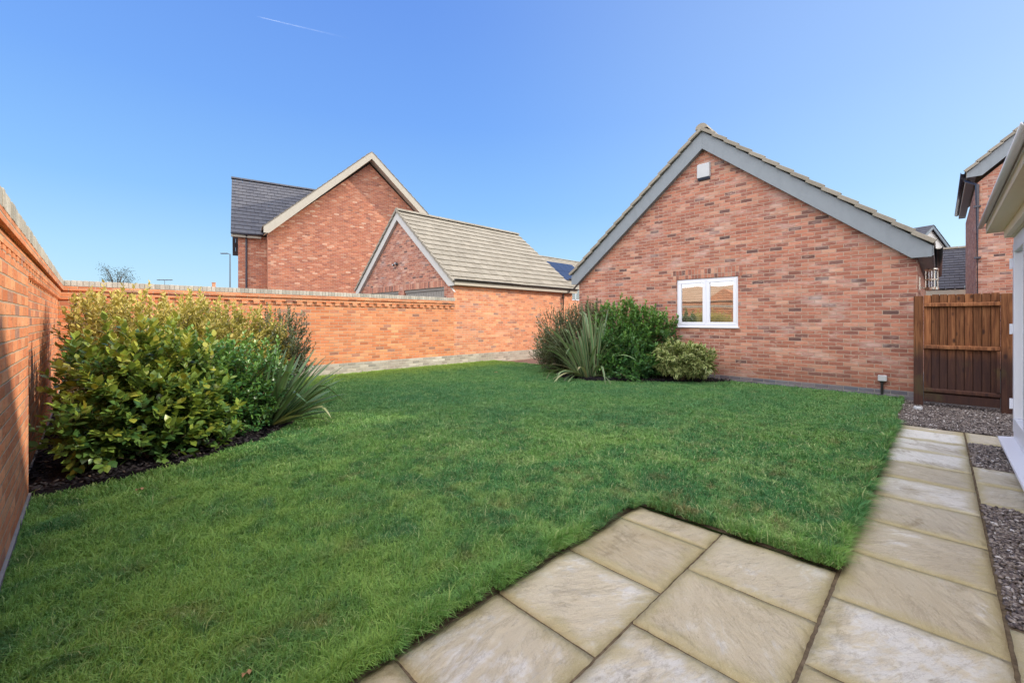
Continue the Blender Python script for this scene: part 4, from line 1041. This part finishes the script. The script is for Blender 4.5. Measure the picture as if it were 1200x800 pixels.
# ================================================================== PLANTS
def leaves(P, D, N_, L, W, r, fold=.25, droop=.15, lobes=(.8, 1., .85)):
    """P base points, D directions, N_ up-normals (n,3); oval leaves of 8 points"""
    n = len(P); D = D/np.linalg.norm(D, axis=1, keepdims=True)
    S = np.cross(D, N_); S /= np.linalg.norm(S, axis=1, keepdims=True)+1e-9; U = np.cross(S, D)
    L = L[:, None]; W = W[:, None]
    def pt(a, s, u): return P + D*L*a + S*W*s + U*(u*L)
    vs = np.stack([pt(0, 0, 0), pt(.28, -lobes[0], fold*.16), pt(.62, -lobes[2], fold*.12-droop*.3), pt(1, 0, -droop),
                   pt(.62, lobes[2], fold*.12-droop*.3), pt(.28, lobes[0], fold*.16), pt(.30, 0, 0), pt(.64, 0, -droop*.35)], 1)
    fq = np.array([[1, 2, 7, 6], [6, 7, 4, 5]]); ft = np.array([[0, 1, 6], [2, 3, 7], [7, 3, 4], [0, 6, 5]])
    b = (np.arange(n)*8)[:, None, None]
    rim = np.tile(np.array([0, 1, 1, .6, 1, 1, 0, 0.]), n)
    return vs.reshape(-1, 3), (b+fq[None]).reshape(-1, 4), (b+ft[None]).reshape(-1, 3), np.concatenate([np.repeat(r, 2), np.repeat(r, 4)]), rim
def shrub(name, label, base, blobs, mat_, n_twig, leaf_l, leaf_w, per=8, twig=.22, seed=0, up=.5, tips=.75, gaps=.12, name_cat='shrub', nstem=14, spread=.9, droop=.15, zmin=.08):
    rg = np.random.default_rng(seed); rs = random.Random(seed)
    t = thing(name, label, name_cat, base)
    vol = np.array([b[3]*b[4]*b[5] for b in blobs])**.75; vol /= vol.sum()
    tw = []
    tries = 0
    while len(tw) < n_twig and tries < n_twig*6:
        tries += 1
        c = blobs[rg.choice(len(blobs), p=vol)]
        d = rg.standard_normal(3); d /= np.linalg.norm(d)
        rad = rg.random()**.38
        q = np.array(c[:3]) + d*rad*np.array(c[3:6])*(1+.22*mnoise.noise(V(d*2.2)+V((seed, 0, 0))))
        if q[2] < zmin: continue
        if mnoise.noise(V(q*5.5)+V((seed, 3, 0))) < -.5+gaps*1.6: continue
        out = d/np.array(c[3:6]); out /= np.linalg.norm(out)
        dr = out*.75 + np.array([0, 0, up]) + rg.standard_normal(3)*.28; dr /= np.linalg.norm(dr)
        tw.append((q, dr, rad))
    tops = sorted(tw, key=lambda k: -(k[0][2] + .25*k[2] + .2*rg.random()))[:max(6, n_twig//14)]
    for q, dr, rad in tops:
        if rg.random() < .55 and n_twig > 600:
            up_ = dr*.4 + np.array([0, 0, 1.]) + rg.standard_normal(3)*.15; up_ /= np.linalg.norm(up_)
            tw.append((q + up_*twig*rg.uniform(.25, .75), up_, 1.))
    zs_ = [q[0][2] for q in tw]; zlo, zhi = min(zs_), max(zs_)
    P = []; D = []; N_ = []; Ls = []; Ws = []; Rr = []
    tb = MB()
    for q, dr, rad in tw:
        ln = twig*(.6+.7*rg.random()); m = max(4, int(per*(.7+.6*rg.random())))
        side = np.cross(dr, [0.1, .05, 1]); side /= np.linalg.norm(side)+1e-9; oth = np.cross(side, dr)
        ph = rg.uniform(0, 6.28); tone = rg.normal(0, .10) + .18*mnoise.noise(V(q*1.7)+V((seed, 0, 9)))
        for k in range(m):
            f = (k+.5)/m; a = ph+k*2.4
            rdir = side*math.cos(a)+oth*math.sin(a)
            ang = spread*(1.1-.75*f)
            P.append(q + dr*ln*(f-.6) + rdir*.004); D.append(dr*math.cos(ang)+rdir*math.sin(ang)+np.array([0, 0, .10]) + rg.standard_normal(3)*.12)
            N_.append(dr*.5+np.array([0, 0, .9])-rdir*.15 + rg.standard_normal(3)*.18)
            s = (.65+.5*rg.random())*(1.05-.35*max(0, f-.6)); Ls.append(leaf_l*s); Ws.append(leaf_w*s*.5)
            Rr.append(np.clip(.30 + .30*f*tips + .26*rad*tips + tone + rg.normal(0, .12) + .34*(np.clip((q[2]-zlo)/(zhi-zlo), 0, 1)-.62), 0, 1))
        tb.tube([q-dr*ln*.6, q+dr*ln*.3], [.0026, .001], 3, False)
    P, D, N_ = np.array(P), np.array(D), np.array(N_)
    vs, fq, ft, r, rim = leaves(P, D, N_, np.array(Ls), np.array(Ws), np.array(Rr), droop=droop)
    np_mesh('foliage', vs, [fq, ft], mat_, t, rnd=r, smooth=True, extra={'rim': rim})
    for k in range(nstem):
        q, dr, rad = tw[rg.integers(len(tw))]
        b0 = V(base)+V((rs.uniform(-.12, .12), rs.uniform(-.12, .12), 0)); e = V(q); mid = b0.lerp(e, .5)+V((rs.uniform(-.1, .1), rs.uniform(-.1, .1), .08))
        tb.tube([b0, b0.lerp(mid, .6)+V((0, 0, .03)), mid, e], [.014, .011, .009, .003], 6, False)
    tb.build('stems', M['bark'], t, smooth=True)
    return t
def flax(name, label, base, n, lmin, lmax, mat_, seed, bias=(0, 0), width=.05, nbent=6, elev=(35, 88), spread=.11, stiff=1.):
    rs = random.Random(seed); t = thing(name, label, 'flax plant', base)
    vs = []; fs = []; rn = []; rim = []
    for i in range(n):
        az = rs.uniform(0, 2*math.pi); f = rs.random()
        el = R(elev[0] + (elev[1]-elev[0])*f**.8); L = rs.uniform(lmin, lmax)*(.75+.3*f); wd = width*rs.uniform(.7, 1.15)
        d = V((math.cos(az)*math.cos(el)+bias[0], math.sin(az)*math.cos(el)+bias[1], math.sin(el))).normalized()
        p = V(base) + V((math.cos(az), math.sin(az), 0))*spread*math.sqrt(rs.random()); bend = rs.uniform(.02, .085)*(1.6-f)*stiff; sd = d.cross(V((0, 0, 1))).normalized()
        sd = (sd + d.cross(sd)*rs.uniform(-.5, .5)).normalized()
        fold_at = rs.uniform(.45, .75) if i < nbent else 9; b = len(vs); m = 14
        r = rs.random()*.9 if el > R(42) or rs.random() < .6 else rs.uniform(.93, 1)
        for k in range(m+1):
            q = k/m; prof = wd*(.55+.75*q if q < .45 else .8875*(1-((q-.45)/.55)**2.2)+.004)*.62
            nrm = d.cross(sd)
            if nrm.z < 0: nrm = -nrm
            for sgn, lift in ((-1, .30), (0, 0), (1, .30)):
                vs.append(p + sd*sgn*prof + nrm*prof*lift); rim.append(abs(sgn))
            p = p + d*(L/m)
            d = (d + V((0, 0, -bend*(.5+1.5*q)))).normalized()
            if fold_at < q < fold_at+.12: d = (d + V((0, 0, -.75))).normalized()
            sd = (sd - d*sd.dot(d)).normalized()
        for k in range(m):
            for c in (0, 1):
                a = b+k*3+c; fs.append((a, a+1, a+4, a+3)); rn.append(r)
    np_mesh('blades', np.array([tuple(q) for q in vs]), [np.array(fs)], mat_, t, rnd=rn, smooth=True, extra={'rim': rim})
    return t

# --- left bed
shrub('laurel_shrub', 'broad leaved glossy laurel at the front of the left bed against the wall', (.34, 5.5, .06),
      [(.34, 5.40, .50, .52, .40, .50), (.10, 5.65, .72, .36, .48, .52), (.70, 5.52, .62, .46, .40, .55), (.42, 5.80, .95, .58, .45, .40), (.34, 5.26, .30, .56, .30, .28), (-.02, 5.30, .42, .30, .30, .34), (.78, 5.32, .36, .36, .24, .30)], M['laurel'], 800, .088, .060, 10, .20, 1, gaps=.12, tips=1., nstem=16, zmin=.10)
shrub('golden_shrub', 'tall golden leaved shrub catching sun in the left bed corner', (.8, 7.4, .06),
      [(.50, 7.0, .94, .68, .8, .68), (1.15, 7.4, .92, .80, .8, .68), (.16, 7.7, 1.05, .46, .8, .66), (1.80, 7.7, .88, .6, .6, .60), (.7, 7.3, .6, 1., .9, .6), (.9, 6.8, 1.05, .5, .5, .46)], M['golden'], 3000, .066, .038, 12, .26, 2, gaps=.12, tips=1., nstem=20, up=.8)
shrub('green_shrub', 'dense dark green shrub in the left bed between laurel and flax', (1.2, 5.85, .06),
      [(1.12, 5.80, .55, .45, .38, .52), (1.42, 6.05, .60, .45, .40, .52), (.98, 6.0, .80, .42, .4, .42), (1.25, 5.85, .28, .50, .34, .28)], M['choisya'], 900, .062, .036, 10, .19, 3, gaps=.10, tips=1.)
shrub('dusky_shrub', 'small leaved dusky purple shrub behind the left flax', (2.2, 8.0, .06),
      [(2.35, 8.0, .85, .5, .5, .70), (2.1, 7.5, .75, .45, .45, .55)], M['dusky'], 1000, .044, .026, 11, .22, 4, gaps=.1, up=.7)
flax('flax_plant', 'dark green sword leaved flax spilling over the lawn in left bed', (1.66, 6.05, .06), 80, .85, 1.25, M['flax_dark'], 5, bias=(.42, -.16), width=.062, nbent=5, elev=(24, 76), stiff=.45)
# --- right bed
shrub('dusky_shrub', 'airy dusky leaved shrub at the left end of the garage bed', (9.0, 7.0, .06),
      [(9.0, 7.15, .95, .80, .65, .70), (8.75, 7.1, .6, .75, .6, .55), (9.5, 6.6, 1.30, .6, .65, .55), (9.2, 7.5, .55, .65, .45, .5)], M['dusky'], 2300, .048, .030, 11, .28, 14, gaps=.06, up=.7, nstem=18)
flax('flax_plant', 'grey green upright flax with bent blades in front of the garage', (8.42, 5.95, .06), 120, 1.15, 1.85, M['flax_grey'], 15, bias=(-.06, .16), width=.074, nbent=40, elev=(16, 90), spread=.32, stiff=1.35)
shrub('green_shrub', 'large bright green shrub against the garage wall left of the window', (9.3, 5.35, .06),
      [(9.35, 5.5, 1.1, .62, .80, .72), (9.0, 5.3, .65, .70, .80, .62), (9.55, 4.95, .95, .55, .70, .68), (8.85, 5.65, .55, .55, .55, .52), (8.95, 5.1, .35, .75, .75, .38)], M['choisya'], 2100, .085, .048, 10, .24, 16, gaps=.14, tips=1., nstem=18)
shrub('variegated_shrub', 'low cream and green variegated shrub beneath the garage window', (9.35, 4.05, .06),
      [(9.30, 4.1, .54, .52, .58, .38), (9.45, 3.85, .50, .46, .50, .34)], M['variegated'], 560, .125, .056, 10, .15, 17, gaps=.02, tips=.7, nstem=8, up=.35, zmin=.2, droop=.35)
# --- distant tree
p = at(137, 330, 70); topz = at(137, 305, 70).z
rs = random.Random(5); t = thing('bare_tree', 'distant thin crowned tree rising over the back wall at left', 'tree', (p.x, p.y, 0))
b = MB(); b.tube([(p.x, p.y, 0), (p.x+.1, p.y, 4), (p.x, p.y, 7.5)], [.25, .18, .1], 8)
tips_ = []
for k in range(22):
    a = rs.uniform(0, 6.28); h = rs.uniform(5, 8); e = V((p.x+math.cos(a)*rs.uniform(.8, 2.4), p.y+math.sin(a)*rs.uniform(.8, 2.4), min(topz, h+rs.uniform(.8, 3.2))))
    b.tube([(p.x, p.y, h-1.2), V((p.x, p.y, h)).lerp(e, .6)+V((0, 0, .1)), e], [.07, .04, .015], 5); tips_.append(e)
b.build('trunk', M['bark'], t)
P = []
for e in tips_:
    for k in range(70): P.append(tuple(e+V((rs.gauss(0, .45), rs.gauss(0, .45), rs.gauss(-.1, .35)))))
P = np.array(P); n = len(P)
vs, fq, ft, r, rim = leaves(P, RNG.standard_normal((n, 3)), RNG.standard_normal((n, 3)), np.full(n, .16), np.full(n, .05), RNG.random(n))
np_mesh('crown', vs, [fq, ft], M['far_leaf'], t, rnd=r)

# ---- fallen leaves on the lawn
for (px, py, lab, s) in ((163, 573, 'dry tan fallen leaf lying on the lawn near the laurel', .022), (581, 436, 'pale dry leaf lying on the far lawn near the driveway', .04), (288, 789, 'brown fallen leaf on the lawn at the bottom edge', .014)):
    d = 1.34*498/(py-375); q = at(px, py, d); b = MB()
    n = 9; ring = [(s*math.cos(k*2*math.pi/n)*(1 if k else 1.5), s*.6*math.sin(k*2*math.pi/n), .01*math.sin(k*2.1)) for k in range(n)]
    b.add([(q.x, q.y, .064)] + [(q.x+x, q.y+y, .062+z) for x, y, z in ring], [(0, 1+k, 1+(k+1) % n) for k in range(n)])
    tag(b.build('fallen_leaf', M['dry_leaf'], loc=(q.x, q.y, .05), smooth=True), lab, 'leaf', 'fallen leaves on the lawn')
